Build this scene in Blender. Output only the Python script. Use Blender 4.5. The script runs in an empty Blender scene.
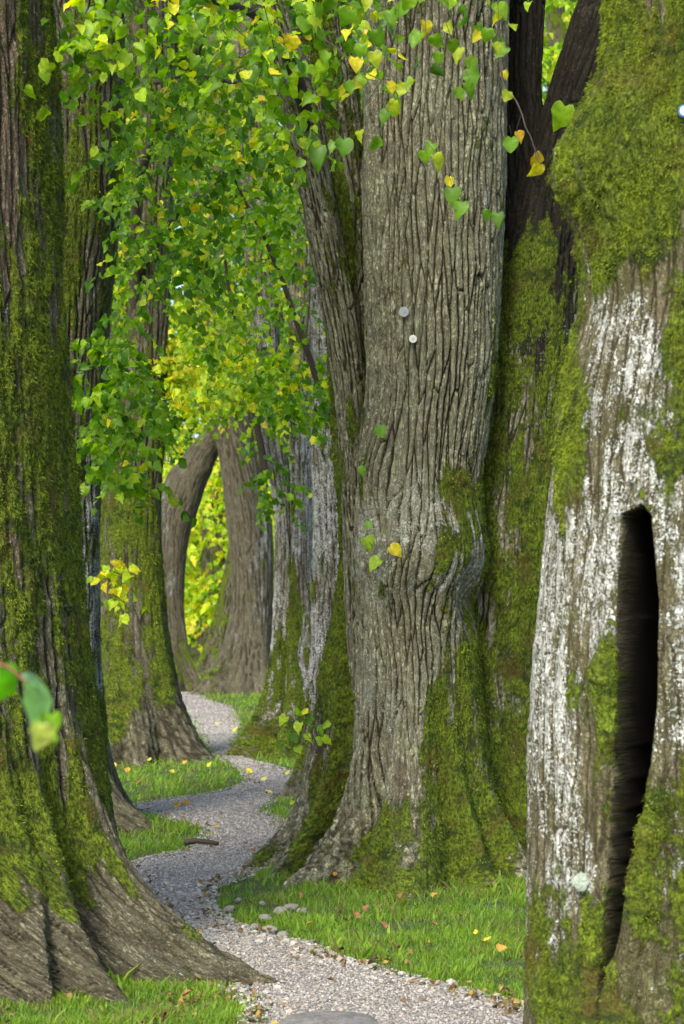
import bpy, math, random
import numpy as np
from mathutils import Vector
rng = np.random.default_rng(7); random.seed(7)
SC = bpy.context.scene
F = 2200.0; CX = 342.0; HY = 600.0; EYE = 1.6
# ---------------------------------------------------------------- camera, world, sun, exposure
cam = bpy.data.cameras.new('camera'); camo = bpy.data.objects.new('camera', cam); SC.collection.objects.link(camo)
camo.location = (0, 0, EYE); camo.rotation_euler = (math.radians(90), 0, 0)
cam.sensor_fit = 'VERTICAL'; cam.sensor_height = 36.0; cam.lens = F/1024*36.0
cam.shift_y = (HY-512)/1024.0
cam.clip_start = 0.1; cam.clip_end = 2000
cam.dof.use_dof = True; cam.dof.focus_distance = 11.5; cam.dof.aperture_fstop = 6.0
SC.camera = camo
SUN_EL, SUN_AZ = math.radians(40), math.radians(-24)     # azimuth measured from straight behind the camera, negative = left
world = bpy.data.worlds.new("World"); SC.world = world; world.use_nodes = True
wn = world.node_tree; bg = wn.nodes['Background']
sky = wn.nodes.new('ShaderNodeTexSky'); sky.sky_type = 'NISHITA'; sky.sun_disc = False
sky.sun_elevation = SUN_EL
sd = Vector((math.sin(SUN_AZ)*math.cos(SUN_EL), -math.cos(SUN_AZ)*math.cos(SUN_EL), math.sin(SUN_EL)))
sky.sun_rotation = math.atan2(sd.x, sd.y)
sky.air_density = 1.0; sky.dust_density = 3.0; sky.ozone_density = 1.0
wn.links.new(sky.outputs[0], bg.inputs[0]); bg.inputs[1].default_value = 0.12
sl = bpy.data.lights.new('sun', 'SUN'); sl.energy = 1.5; sl.angle = math.radians(14); sl.color = (1.0, 0.93, 0.78)
so = bpy.data.objects.new('sun', sl); SC.collection.objects.link(so); so.rotation_euler = (-sd).to_track_quat('-Z', 'Y').to_euler()
SC.view_settings.view_transform = 'Standard'; SC.view_settings.look = 'None'; SC.view_settings.gamma = 1
SC.view_settings.use_curve_mapping = False
SC.view_settings.exposure = 1.4
SC.render.engine = 'CYCLES'
SC.cycles.max_bounces = 6; SC.cycles.diffuse_bounces = 3; SC.cycles.glossy_bounces = 2; SC.cycles.transmission_bounces = 4

# ---------------------------------------------------------------- helpers
def P(px, py, Y): return np.array([(px-CX)/F*Y, Y, EYE-(py-HY)/F*Y])
_g = np.random.default_rng(3).normal(size=(4096, 3)).astype(np.float32); _g /= np.linalg.norm(_g, axis=1)[:, None]
def noise(x, y, z, seed=0):
    """gradient noise about -0.7..0.7"""
    x = np.asarray(x, np.float32)+seed*17.31; y = np.asarray(y, np.float32)+seed*7.77; z = np.asarray(z, np.float32)+seed*3.13
    x, y, z = np.broadcast_arrays(x, y, z)
    xi, yi, zi = np.floor(x).astype(np.int32), np.floor(y).astype(np.int32), np.floor(z).astype(np.int32)
    fx, fy, fz = x-xi, y-yi, z-zi
    u, v, w = fx*fx*(3-2*fx), fy*fy*(3-2*fy), fz*fz*(3-2*fz)
    out = 0
    for dx in (0, 1):
        for dy in (0, 1):
            for dz in (0, 1):
                h = (xi+dx)*73856093 ^ (yi+dy)*19349663 ^ (zi+dz)*83492791
                h = (h ^ (h >> 13))*1274126177; h = (h ^ (h >> 16)) & 4095
                g = _g[h]
                d = g[..., 0]*(fx-dx)+g[..., 1]*(fy-dy)+g[..., 2]*(fz-dz)
                out = out+d*(u if dx else 1-u)*(v if dy else 1-v)*(w if dz else 1-w)
    return out
def cells(a, v, M, seed=0, el=12.):
    """distance to the border between neighbouring cells (0 on the border); a runs 0..M round the stem and wraps"""
    a = np.asarray(a, np.float32); v = (np.asarray(v)+seed*5.3).astype(np.float32)
    ai, vi = np.floor(a).astype(np.int32), np.floor(v).astype(np.int32)
    f1 = np.full(a.shape, 9, np.float32); f2 = f1.copy(); x1 = f1*0; y1 = f1*0; x2 = f1*0; y2 = f1*0
    for da in (-2, -1, 0, 1, 2):
        for dv in (-2, -1, 0, 1, 2):
            h = ((ai+da) % M)*73856093 ^ (vi+dv)*83492791 ^ seed*19349663
            h = (h ^ (h >> 13))*1274126177; h = (h ^ (h >> 16)) & 4095; g = _g[h]
            px = ai+da+.5+.45*g[..., 0]-a; py = vi+dv+.5+.45*g[..., 1]-v; d = px*px+py*py
            c = d < f1; c2 = (~c) & (d < f2)
            x2 = np.where(c, x1, np.where(c2, px, x2)); y2 = np.where(c, y1, np.where(c2, py, y2)); f2 = np.where(c, f1, np.where(c2, d, f2))
            x1 = np.where(c, px, x1); y1 = np.where(c, py, y1); f1 = np.where(c, d, f1)
    L_ = np.sqrt((x2-x1)**2+(y2-y1)**2)+1e-5
    return np.clip((f2-f1)/(2*L_)/np.sqrt(((x2-x1)/L_)**2+((y2-y1)/L_/el)**2+1e-6), 0, 1)
def sstep(a, b, x): t = np.clip((x-a)/(b-a), 0, 1); return t*t*(3-2*t)

def tag(o, label=None, cat=None, group=None, kind=None):
    if label: o['label'] = label
    if cat: o['category'] = cat
    if group: o['group'] = group
    if kind: o['kind'] = kind
    return o
def empty(name, loc, label, cat, group=None):
    o = bpy.data.objects.new(name, None); SC.collection.objects.link(o); o.location = [float(a) for a in loc]; o.empty_display_size = .3
    return tag(o, label, cat, group)
def rawmesh(name, V, loops, tot, mat, attrs=None, smooth=True):
    me = bpy.data.meshes.new(name)
    V = np.ascontiguousarray(V, np.float32); loops = np.ascontiguousarray(loops, np.int32).ravel(); tot = np.ascontiguousarray(tot, np.int32)
    me.vertices.add(len(V)); me.vertices.foreach_set('co', V.ravel())
    me.loops.add(len(loops)); me.loops.foreach_set('vertex_index', loops)
    me.polygons.add(len(tot)); st = np.concatenate([[0], np.cumsum(tot)[:-1]]).astype(np.int32)
    me.polygons.foreach_set('loop_start', st); me.polygons.foreach_set('loop_total', tot)
    me.polygons.foreach_set('use_smooth', np.full(len(tot), smooth, bool))
    for k, a in (attrs or {}).items():
        a = np.ascontiguousarray(a, np.float32)
        if a.ndim == 1: me.attributes.new(k, 'FLOAT', 'POINT').data.foreach_set('value', a)
        elif a.shape[1] == 3: me.attributes.new(k, 'FLOAT_VECTOR', 'POINT').data.foreach_set('vector', a.ravel())
        else: me.attributes.new(k, 'FLOAT_COLOR', 'POINT').data.foreach_set('color', a.ravel())
    me.update(calc_edges=True); me.validate()
    me.materials.append(mat)
    return me
def link(name, me, parent=None):
    o = bpy.data.objects.new(name, me); SC.collection.objects.link(o)
    if parent is not None:
        o.parent = parent
        pl = parent.location.copy(); q = parent.parent
        while q is not None: pl += q.location; q = q.parent
        o.location = -pl            # meshes are written in world coordinates
    return o
class Acc:
    """collects pieces into one mesh"""
    def __init__(s): s.V = []; s.L = []; s.T = []; s.A = {}; s.n = 0
    def add(s, V, L, T, **attrs):
        s.V.append(V); s.L.append(np.asarray(L).ravel()+s.n); s.T.append(np.asarray(T).ravel()); s.n += len(V)
        for k, a in attrs.items(): s.A.setdefault(k, []).append(a)
    def build(s, name, mat, parent=None, smooth=True):
        if not s.V: return None
        me = rawmesh(name, np.concatenate(s.V), np.concatenate(s.L), np.concatenate(s.T), mat,
                     {k: np.concatenate(v) for k, v in s.A.items()}, smooth)
        return link(name, me, parent)

# ---------------------------------------------------------------- materials
def newmat(name):
    m = bpy.data.materials.new(name); m.use_nodes = True; nt = m.node_tree
    return m, nt, nt.nodes['Principled BSDF']
def N(nt, t, **kw):
    n = nt.nodes.new(t)
    for k, v in kw.items():
        if k.startswith('i_'): n.inputs[int(k[2:]) if k[2:].isdigit() else k[2:].replace('_', ' ')].default_value = v
        else: setattr(n, k, v)
    return n
def L(nt, a, b): nt.links.new(a, b)
def math_(nt, op, a, b=None, c=None, clamp=False):
    n = nt.nodes.new('ShaderNodeMath'); n.operation = op; n.use_clamp = clamp
    for i, x in enumerate((a, b, c)):
        if x is None: continue
        if isinstance(x, (int, float)): n.inputs[i].default_value = x
        else: nt.links.new(x, n.inputs[i])
    return n.outputs[0]
def mix(nt, f, a, b):
    n = nt.nodes.new('ShaderNodeMix'); n.data_type = 'RGBA'; n.clamp_factor = True
    for i, x in ((0, f), (6, a), (7, b)):
        if isinstance(x, (int, float)): n.inputs[i].default_value = x
        elif isinstance(x, tuple): n.inputs[i].default_value = (*x, 1)
        else: nt.links.new(x, n.inputs[i])
    return n.outputs[2]
def mrange(nt, x, a, b):
    n = nt.nodes.new('ShaderNodeMapRange'); n.interpolation_type = 'SMOOTHSTEP'
    nt.links.new(x, n.inputs[0]); n.inputs[1].default_value = a; n.inputs[2].default_value = b
    return n.outputs[0]
def tnoise(nt, vec, scale, detail=4, rough=.6):
    n = nt.nodes.new('ShaderNodeTexNoise'); n.inputs['Scale'].default_value = scale; n.inputs['Detail'].default_value = detail
    n.inputs['Roughness'].default_value = rough
    if vec is not None: nt.links.new(vec, n.inputs['Vector'])
    return n.outputs[0]
def vscale(nt, vec, s):
    n = nt.nodes.new('ShaderNodeVectorMath'); n.operation = 'MULTIPLY'; nt.links.new(vec, n.inputs[0]); n.inputs[1].default_value = s
    return n.outputs[0]

def make_bark(name, ridge, ridge2, furrow, lichen, moss_a=(.035, .06, .006), moss_b=(.20, .28, .018)):
    m, nt, b = newmat(name)
    co = N(nt, 'ShaderNodeAttribute', attribute_name='bco').outputs['Vector']
    fur = N(nt, 'ShaderNodeAttribute', attribute_name='fur').outputs['Fac']
    mos = N(nt, 'ShaderNodeAttribute', attribute_name='moss').outputs['Fac']
    lic = N(nt, 'ShaderNodeAttribute', attribute_name='lich').outputs['Fac']
    tin = N(nt, 'ShaderNodeAttribute', attribute_name='tint').outputs['Fac']
    cs = vscale(nt, co, (1, 1, .34))
    n_f = tnoise(nt, cs, 130, 5, .65)        # fine fibrous grain
    n_m = tnoise(nt, cs, 38, 4, .6)
    n_i = tnoise(nt, co, 60, 4, .6)
    n_l = tnoise(nt, co, 6, 3, .6)
    cr1 = math_(nt, 'ABSOLUTE', math_(nt, 'SUBTRACT', tnoise(nt, vscale(nt, co, (1, 1, .17)), 30, 4, .62), .5))
    cr2 = math_(nt, 'ABSOLUTE', math_(nt, 'SUBTRACT', tnoise(nt, vscale(nt, co, (1, 1, .36)), 70, 4, .65), .5))
    crack = math_(nt, 'MAXIMUM', math_(nt, 'SUBTRACT', 1.0, mrange(nt, cr1, .006, .045)), math_(nt, 'MULTIPLY', math_(nt, 'SUBTRACT', 1.0, mrange(nt, cr2, .005, .05)), .75))
    cross = math_(nt, 'SUBTRACT', 1.0, mrange(nt, math_(nt, 'ABSOLUTE', math_(nt, 'SUBTRACT', tnoise(nt, vscale(nt, co, (.6, .6, 1)), 34, 3, .6), .5)), .0, .03))
    crack = math_(nt, 'MAXIMUM', crack, math_(nt, 'MULTIPLY', cross, .55))
    grain = math_(nt, 'ADD', math_(nt, 'MULTIPLY', n_f, .5), math_(nt, 'MULTIPLY', n_m, .5))
    c = mix(nt, mrange(nt, n_l, .35, .65), ridge, ridge2)
    c = mix(nt, math_(nt, 'MULTIPLY', tin, .8), c, (.235, .165, .12))                # bare pinkish-brown wood
    dk = mix(nt, .5, c, furrow)
    c = mix(nt, mrange(nt, grain, .40, .60), dk, c)
    c = mix(nt, mrange(nt, math_(nt, 'ADD', fur, math_(nt, 'MULTIPLY', math_(nt, 'SUBTRACT', n_i, .5), .4)), .26, .85), c, furrow)
    c = mix(nt, math_(nt, 'MULTIPLY', crack, .55), c, furrow)
    # small pale crust flecks that grow on every ridge
    fl = mrange(nt, math_(nt, 'ADD', tnoise(nt, vscale(nt, co, (1, 1, .55)), 95, 3, .6), math_(nt, 'MULTIPLY', fur, -.3)), .56, .64)
    c = mix(nt, math_(nt, 'MULTIPLY', fl, .6), c, tuple(min(.8, x*1.9) for x in ridge))
    # lichen crust: patches broken into speckles
    nl = math_(nt, 'ADD', math_(nt, 'MULTIPLY', tnoise(nt, vscale(nt, co, (1, 1, .8)), 140, 5, .75), .85), math_(nt, 'MULTIPLY', tnoise(nt, co, 18, 3, .6), .3))
    lf = mrange(nt, math_(nt, 'SUBTRACT', math_(nt, 'ADD', nl, math_(nt, 'MULTIPLY', lic, .232)), math_(nt, 'MULTIPLY', math_(nt, 'ADD', fur, crack), .10)), .695, .735)
    lcol = mix(nt, mrange(nt, n_i, .4, .6), lichen, tuple(x*.72 for x in lichen))
    c = mix(nt, lf, c, lcol)
    # moss
    nm = tnoise(nt, vscale(nt, co, (1, 1, .5)), 55, 6, .72)
    mf = mrange(nt, math_(nt, 'ADD', mos, math_(nt, 'MULTIPLY', math_(nt, 'SUBTRACT', nm, .5), 2.4)), .34, .62)
    mc = mix(nt, mrange(nt, tnoise(nt, vscale(nt, co, (1, 1, .5)), 90, 4, .7), .35, .65), moss_a, moss_b)
    mc = mix(nt, mrange(nt, tnoise(nt, co, 5, 3, .6), .5, .75), mc, (.11, .085, .02))
    mc = mix(nt, mrange(nt, tnoise(nt, co, 9, 4, .6), .5, .7), mc, (.028, .05, .008))
    c = mix(nt, mf, c, mc)
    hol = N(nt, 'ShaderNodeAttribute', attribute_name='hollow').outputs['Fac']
    c = mix(nt, hol, c, (.008, .007, .005))          # shade inside the cleft, put into the bark colour as near-black
    L(nt, c, b.inputs['Base Color'])
    b.inputs['Roughness'].default_value = .88; b.inputs['Specular IOR Level'].default_value = .25
    h = math_(nt, 'ADD', math_(nt, 'MULTIPLY', grain, .6), math_(nt, 'MULTIPLY', n_i, .4))
    h = math_(nt, 'ADD', h, math_(nt, 'MULTIPLY', lf, .12))
    h = math_(nt, 'ADD', h, math_(nt, 'MULTIPLY', math_(nt, 'MULTIPLY', mf, nm), .9))
    h = math_(nt, 'SUBTRACT', h, math_(nt, 'MULTIPLY', crack, .45))
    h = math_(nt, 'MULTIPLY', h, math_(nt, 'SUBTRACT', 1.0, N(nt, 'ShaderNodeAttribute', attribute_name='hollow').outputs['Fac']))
    bp = N(nt, 'ShaderNodeBump'); bp.inputs['Strength'].default_value = 1.0; bp.inputs['Distance'].default_value = .024
    L(nt, h, bp.inputs['Height']); L(nt, bp.outputs[0], b.inputs['Normal'])
    return m
BARK = dict(
    grey=make_bark('bark grey', (.50, .51, .34), (.42, .40, .27), (.04, .035, .020), (.50, .52, .43)),
    brown=make_bark('bark brown', (.27, .265, .175), (.20, .18, .12), (.04, .036, .022), (.52, .58, .58)),
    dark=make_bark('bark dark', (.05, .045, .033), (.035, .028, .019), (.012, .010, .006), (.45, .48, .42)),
    white=make_bark('bark lichened', (.30, .28, .165), (.15, .155, .06), (.06, .05, .025), (.68, .72, .68)),
    pale=make_bark('bark pale', (.46, .45, .36), (.28, .25, .17), (.06, .05, .03), (.72, .76, .75)),
    far=make_bark('bark far', (.225, .22, .15), (.17, .165, .11), (.06, .045, .03), (.42, .48, .48)),
)
def leafmat(name, trans=.5, rough=.45):
    m, nt, b = newmat(name)
    a = N(nt, 'ShaderNodeAttribute', attribute_name='col')
    geo = N(nt, 'ShaderNodeNewGeometry')
    c = mix(nt, math_(nt, 'MULTIPLY', mrange(nt, tnoise(nt, geo.outputs['Position'], 45, 3), .35, .7), .35), a.outputs['Color'], (.07, .13, .02))
    L(nt, c, b.inputs['Base Color']); b.inputs['Roughness'].default_value = rough; b.inputs['Specular IOR Level'].default_value = .4
    t = N(nt, 'ShaderNodeBsdfTranslucent')
    hs = N(nt, 'ShaderNodeHueSaturation'); hs.inputs['Value'].default_value = 1.7; hs.inputs['Saturation'].default_value = 1.1; hs.inputs['Hue'].default_value = .503
    L(nt, c, hs.inputs['Color']); L(nt, hs.outputs[0], t.inputs[0])
    ms = N(nt, 'ShaderNodeMixShader'); ms.inputs[0].default_value = trans
    L(nt, b.outputs[0], ms.inputs[1]); L(nt, t.outputs[0], ms.inputs[2]); L(nt, ms.outputs[0], nt.nodes['Material Output'].inputs[0])
    return m
M_LEAF = leafmat('linden leaf')
M_GRASS = leafmat('grass blade', .35, .55)
M_MOSS = leafmat('moss strands', .25, .9)
M_FALL = leafmat('fallen leaf', .15, .7)
def plainmat(name, c1, c2, scale, bump=.3, rough=.8, dist=.01):
    m, nt, b = newmat(name)
    tc = N(nt, 'ShaderNodeTexCoord').outputs['Object']
    n1 = tnoise(nt, tc, scale, 6, .65); n2 = tnoise(nt, tc, scale*.2, 3)
    f = mrange(nt, math_(nt, 'ADD', math_(nt, 'MULTIPLY', n1, .6), math_(nt, 'MULTIPLY', n2, .4)), .38, .62)
    L(nt, mix(nt, f, c1, c2), b.inputs['Base Color']); b.inputs['Roughness'].default_value = rough
    bp = N(nt, 'ShaderNodeBump'); bp.inputs['Strength'].default_value = bump; bp.inputs['Distance'].default_value = dist
    L(nt, n1, bp.inputs['Height']); L(nt, bp.outputs[0], b.inputs['Normal'])
    return m
M_SOIL = plainmat('turf soil', (.030, .045, .012), (.075, .095, .028), 30, .6)
M_TWIG = plainmat('twig', (.035, .028, .02), (.065, .05, .035), 60)
M_STONE = plainmat('stone', (.20, .19, .16), (.36, .34, .30), 25, .5)
M_SLAB = plainmat('slab', (.10, .10, .10), (.24, .23, .22), 90, .4, .8, .004)
M_TAG = plainmat('enamel tag', (.55, .55, .55), (.66, .66, .64), 20, .05, .35)
M_TAG2 = plainmat('weathered tag', (.22, .24, .28), (.30, .32, .36), 20, .05, .4)
M_BLUE = plainmat('blue enamel', (.02, .10, .30), (.03, .13, .36), 20, .05, .35)
M_LICH = plainmat('lichen rosette', (.22, .30, .25), (.46, .54, .46), 130, 1, .95, .01)

def gravelmat():
    m, nt, b = newmat('gravel path')
    tc = N(nt, 'ShaderNodeNewGeometry').outputs['Position']
    v = N(nt, 'ShaderNodeTexVoronoi'); v.inputs['Scale'].default_value = 70; L(nt, tc, v.inputs['Vector'])
    bw = N(nt, 'ShaderNodeSeparateColor'); L(nt, v.outputs['Color'], bw.inputs[0])
    c = mix(nt, bw.outputs[0], (.20, .19, .18), (.42, .40, .38))
    c = mix(nt, mrange(nt, tnoise(nt, tc, 2.2, 5, .6), .5, .72), c, (.17, .13, .10))
    c = mix(nt, mrange(nt, v.outputs['Distance'], .35, .8), c, (.10, .09, .085))
    L(nt, c, b.inputs['Base Color']); b.inputs['Roughness'].default_value = .8
    h = math_(nt, 'ADD', math_(nt, 'MULTIPLY', v.outputs['Distance'], -1.0), math_(nt, 'MULTIPLY', tnoise(nt, tc, 200, 3), .4))
    bp = N(nt, 'ShaderNodeBump'); bp.inputs['Strength'].default_value = .9; bp.inputs['Distance'].default_value = .012
    L(nt, h, bp.inputs['Height']); L(nt, bp.outputs[0], b.inputs['Normal'])
    return m
M_GRAVEL = gravelmat()
def pebblemat():
    m, nt, b = newmat('pebble')
    a = N(nt, 'ShaderNodeAttribute', attribute_name='col')
    L(nt, a.outputs['Color'], b.inputs['Base Color']); b.inputs['Roughness'].default_value = .7
    return m
M_PEB = pebblemat()

# ---------------------------------------------------------------- trunk surfaces
def quads(nr, nc):
    i = np.arange(nr-1)[:, None]*nc; j = np.arange(nc)[None, :]; j2 = (j+1) % nc
    return np.stack([i+j, i+nc+j, i+nc+j2, i+j2], -1).reshape(-1, 4)[:, ::-1]
def cubic(zk, vk, z):
    zk = np.asarray(zk, float); vk = np.asarray(vk, float)
    m = np.gradient(vk, zk)
    d = np.diff(vk)/np.diff(zk)
    m[1:-1] = np.where(d[:-1]*d[1:] <= 0, 0, np.sign(d[:-1])*np.minimum(abs(m[1:-1]), 3*np.minimum(abs(d[:-1]), abs(d[1:]))))
    i = np.clip(np.searchsorted(zk, z)-1, 0, len(zk)-2); h = zk[i+1]-zk[i]; t = np.clip((z-zk[i])/h, 0, 1)
    return (2*t**3-3*t**2+1)*vk[i]+(t**3-2*t**2+t)*h*m[i]+(-2*t**3+3*t**2)*vk[i+1]+(t**3-t**2)*h*m[i+1]
def tube(Y, rows, lobes=(), bumps=(), groove=None, moss=(), lich=(), tint=(), mbase=-.3, lbase=-.1, tbase=-.4, seed=1,
         fur=.018, fscale=12., res=1.0, depth=1.0, wob=.05, ybend=(), swirl=(), mthick=.012, fw=.0048, ztop=None, mcap=.38):
    """rows: (py, left px, right px) silhouette of the stem at distance Y, top to bottom. lobes: root flares
    (angle, reach, height, width deg). bumps/moss/lich/tint: (px, py, rx, ry, amount) patches. Returns vertex data."""
    z = np.array([EYE-(r[0]-HY)/F*Y for r in rows]); xc = np.array([((r[1]+r[2])/2-CX)/F*Y for r in rows]); rr = np.array([(r[2]-r[1])/2/F*Y for r in rows])
    o = np.argsort(z); z, xc, rr = z[o], xc[o], rr[o]
    if ztop is not None:
        z = np.append(z, ztop); s = (xc[-1]-xc[-2])/max(z[-2]-z[-3], .1)*.5; xc = np.append(xc, xc[-1]+np.clip(s, -.3, .3)*(ztop-z[-2])); rr = np.append(rr, rr[-1]*.8)
    rm = np.median(rr); px = Y/F
    zstep = px*2.2*res; zmin, zmax = z[0], z[-1]
    ztopf = EYE+(HY+25)/F*Y
    zz = np.arange(zmin, min(zmax, ztopf), zstep)
    if zmax > ztopf: zz = np.concatenate([zz, np.linspace(ztopf, zmax, 14)])
    nc = int(2*math.pi*max(rm, rr.max()*.8)/(px*1.8*res)); nc = max(nc, 24)
    th = np.linspace(-math.pi, math.pi, nc, endpoint=False)
    if len(lobes):                                   # more columns where the root flanks run outwards
        nc = int(nc*1.35); t4 = np.linspace(-math.pi, math.pi, 4001); rb = np.zeros_like(t4)
        for (a, reach, hgt, wd) in lobes:
            aw = math.radians(a)+.18*float(noise(.25*1.3, a*.1, 0, seed+2)); d = (t4-aw+math.pi) % (2*math.pi)-math.pi
            rb = np.maximum(rb, reach*math.exp(-.2/hgt)*np.exp(-np.abs(d/math.radians(wd*1.2))**1.7))
        rb = rr[0]+rb; ds = np.sqrt(rb[:-1]**2+(np.diff(rb)/np.diff(t4))**2); ds = .45*ds/ds.mean()+.55
        cu = np.concatenate([[0], np.cumsum(ds)]); cu /= cu[-1]
        th = np.interp(np.arange(nc)/nc, cu, t4)
    Z, T = np.meshgrid(zz, th, indexing='ij')
    C = cubic(z, xc, zz)[:, None]; R0 = cubic(z, rr, zz)[:, None]
    yb = np.full_like(zz, Y)
    if len(ybend):
        zb = [EYE-(p-HY)/F*Y for p, _ in ybend][::-1]; vb = [v for _, v in ybend][::-1]
        yb = Y+np.interp(zz, zb, vb)
    Cy = yb[:, None]
    sx, cs = np.sin(T), np.cos(T)
    R = R0*(1+wob*noise(sx*1.6, cs*1.6, Z*.45, seed)*1.4+wob*.5*noise(sx*3.5, cs*3.5, Z*.9, seed+1)) + np.zeros_like(T)
    low = np.zeros_like(R)
    for (a, reach, hgt, wd) in lobes:
        aw = math.radians(a)+.18*noise(Z*1.3, a*.1, 0, seed+2)
        d = (T-aw+math.pi) % (2*math.pi)-math.pi
        zc = np.clip(Z, -.12, None)
        add = reach*np.exp(-zc/hgt)*np.exp(-np.abs(d/math.radians(wd))**1.7)
        low = np.maximum(low, add)+.35*np.minimum(low, add)
    R = R+low*(1+.12*noise(sx*5, cs*5, Z*2, seed+9))
    gmask = np.zeros_like(R)
    if groove is not None:
        zg = [EYE-(g[0]-HY)/F*(Y-.45) for g in groove][::-1]
        gl = [(g[1]-CX)/F*(Y-.45) for g in groove][::-1]; gr = [(g[2]-CX)/F*(Y-.45) for g in groove][::-1]
        lx = np.interp(zz, zg, gl)[:, None]; rx = np.interp(zz, zg, gr)[:, None]
        X0 = C+R*sx
        inside = sstep(0, .018, X0-lx)*sstep(0, .018, rx-X0)*(cs > 0)
        inside = inside*sstep(zg[-1]+.012, zg[-1]-.03, Z)
        gmask = inside; 
    if groove is not None:
        lip = (np.exp(-((X0-lx+.03)/.03)**2)+np.exp(-((X0-rx-.03)/.03)**2))*(cs > 0)*sstep(zg[-1]+.06, zg[-1]-.05, Z)
        R = R+.022*lip*(1-inside)
    X = C+R*sx; Yv = Cy-R*cs*depth; Zv = Z.copy()
    for (bx, by, brx, bry, amt) in bumps:
        wx, wz = (bx-CX)/F*Y, EYE-(by-HY)/F*Y
        w = np.exp(-(((X-wx)/(brx/F*Y))**2+((Zv-wz)/(bry/F*Y))**2))*(Yv < Cy)
        X = X+amt*w*sx; Yv = Yv-amt*w*cs
    # fibre length along the stem
    dP = np.sqrt(np.diff(X, axis=0)**2+np.diff(Yv, axis=0)**2+np.diff(Zv, axis=0)**2)
    S = np.concatenate([np.zeros((1, nc)), np.cumsum(dP, 0)], 0); S = S-S[-1:]
    rref = max(rm, .12)
    ang = T.copy()
    if groove is None:                               # position round the girth, so that the grain runs down the roots
        dh = np.sqrt((np.roll(X, -1, 1)-X)**2+(np.roll(Yv, -1, 1)-Yv)**2); cg = np.cumsum(dh, 1)
        ang = np.concatenate([np.zeros((len(zz), 1)), cg[:, :-1]], 1)/cg[:, -1:]*2*math.pi-math.pi
    for (bx, by, brx, bry, amt) in swirl:      # fibres flow round knots and burls
        wx, wz = (bx-CX)/F*Y, EYE-(by-HY)/F*Y
        dx, dz = (X-wx)/(brx/F*Y), (Zv-wz)/(bry/F*Y)
        w = np.exp(-(dx**2+dz**2))*(Yv < Cy)
        ang = ang-amt*w*dx; S = S+.25*amt*w
    bx_, by_ = np.sin(ang)*rref, np.cos(ang)*rref
    wa = .05*noise(bx_*2, by_*2, S*.9, seed+3)+.030*noise(bx_*8, by_*8, S*3.2, seed+4)
    wb = .05*noise(bx_*2, by_*2, S*.9, seed+5)+.030*noise(bx_*8, by_*8, S*3.2, seed+6)
    ux, uy = bx_+wa, by_+wb
    fine0 = noise(ux*35, uy*35, S*22, seed+41)
    ex = np.clip((R/rref-1.15)/.5, 0, 1)
    def ridged(f, el, sd):
        n = noise(ux*f, uy*f, S*f/el, sd)
        g = np.abs(np.roll(n, -1, 1)-np.roll(n, 1, 1))/(2*2*math.pi*R/nc)       # slope across the grain, per metre
        dist = np.abs(n)/np.maximum(g, f*1.0*rref/np.maximum(R, rref))
        return np.exp(-(dist/fw)**1.5)
    fc = fscale*2.2; M1 = int(round(2*math.pi*rref*fc)); rep = M1/(2*math.pi)
    la_ = ang+(wa*np.cos(ang)-wb*np.sin(ang))/rref+.006*fine0/rref; sv = S+.05*noise(ux*6, uy*6, S*4, seed+40)
    c1 = cells((la_*rep) % M1, sv*fc/12, M1, seed+10); c2_ = cells((la_*rep*2) % (M1*2), sv*fc/6, M1*2, seed+17)
    wj = .8+.9*np.clip(noise(ux*5, uy*5, S*2.5, seed+42)+.3, 0, 1)
    f1 = np.exp(-(c1/(.15*wj))**1.7)*(1-.6*ex)+np.exp(-(c2_/(.24*wj))**1.7)*.9*ex; c1 = c1*(1-ex)+c2_*ex;  f2 = ridged(fscale*3.3, 11, seed+11)
    f3 = ridged(fscale*4.2, 7, seed+15)*ex
    fm = np.maximum(f1*(1-.4*ex), f2*(.38+.4*ex)); fm = np.maximum(fm, f3*.8)
    fm = fm*(.65+.6*np.clip(noise(ux*3, uy*3, S*1.4, seed+12)+.5, 0, 1))
    plate = noise(ux*fscale*1.5, uy*fscale*1.5, S*fscale*.45, seed+13)
    fine = noise(ux*60, uy*60, S*14, seed+14)
    # patches
    def field(lst, base):
        v = np.full_like(X, base)
        for (bx, by, brx, bry, amt) in lst:
            wx, wz = (bx-CX)/F*Y, EYE-(by-HY)/F*Y
            v += amt*np.exp(-(((X-wx)/(brx/F*Y))**2+((Zv-wz)/(bry/F*Y))**2))
        return v
    nz = noise(ux*5, uy*5, S*1.6, seed+20)*1.2+noise(ux*15, uy*15, S*3.5, seed+21)*1.2+noise(ux*40, uy*40, S*14, seed+22)*.4
    ms = sstep(-.25, .8, np.clip(field(moss, mbase), -1.2, mcap)+nz)
    nl = noise(ux*5, uy*5, S*2.2, seed+23)*1.1+noise(ux*20, uy*20, S*7, seed+24)*.8
    lc = sstep(-.2, 1.1, np.clip(field(lich, lbase), -1, .8)+nl)
    tn = sstep(0, .35, field(tint, tbase)+noise(ux*4, uy*4, S*1.2, seed+25)*1.1)
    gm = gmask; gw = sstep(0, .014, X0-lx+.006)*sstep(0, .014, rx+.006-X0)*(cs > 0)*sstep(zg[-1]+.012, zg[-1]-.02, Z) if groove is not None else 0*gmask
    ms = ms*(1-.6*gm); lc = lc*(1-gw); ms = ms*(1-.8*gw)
    disp = fur*((.7*np.clip(c1, 0, .45)-.15-fm*.9)*(1-.6*ms)+.30*plate+.18*fine) + mthick*ms*(.5+.9*noise(ux*22, uy*22, S*14, seed+26)+.6*noise(ux*60, uy*60, S*40, seed+27))
    disp *= (1-gm)
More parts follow.
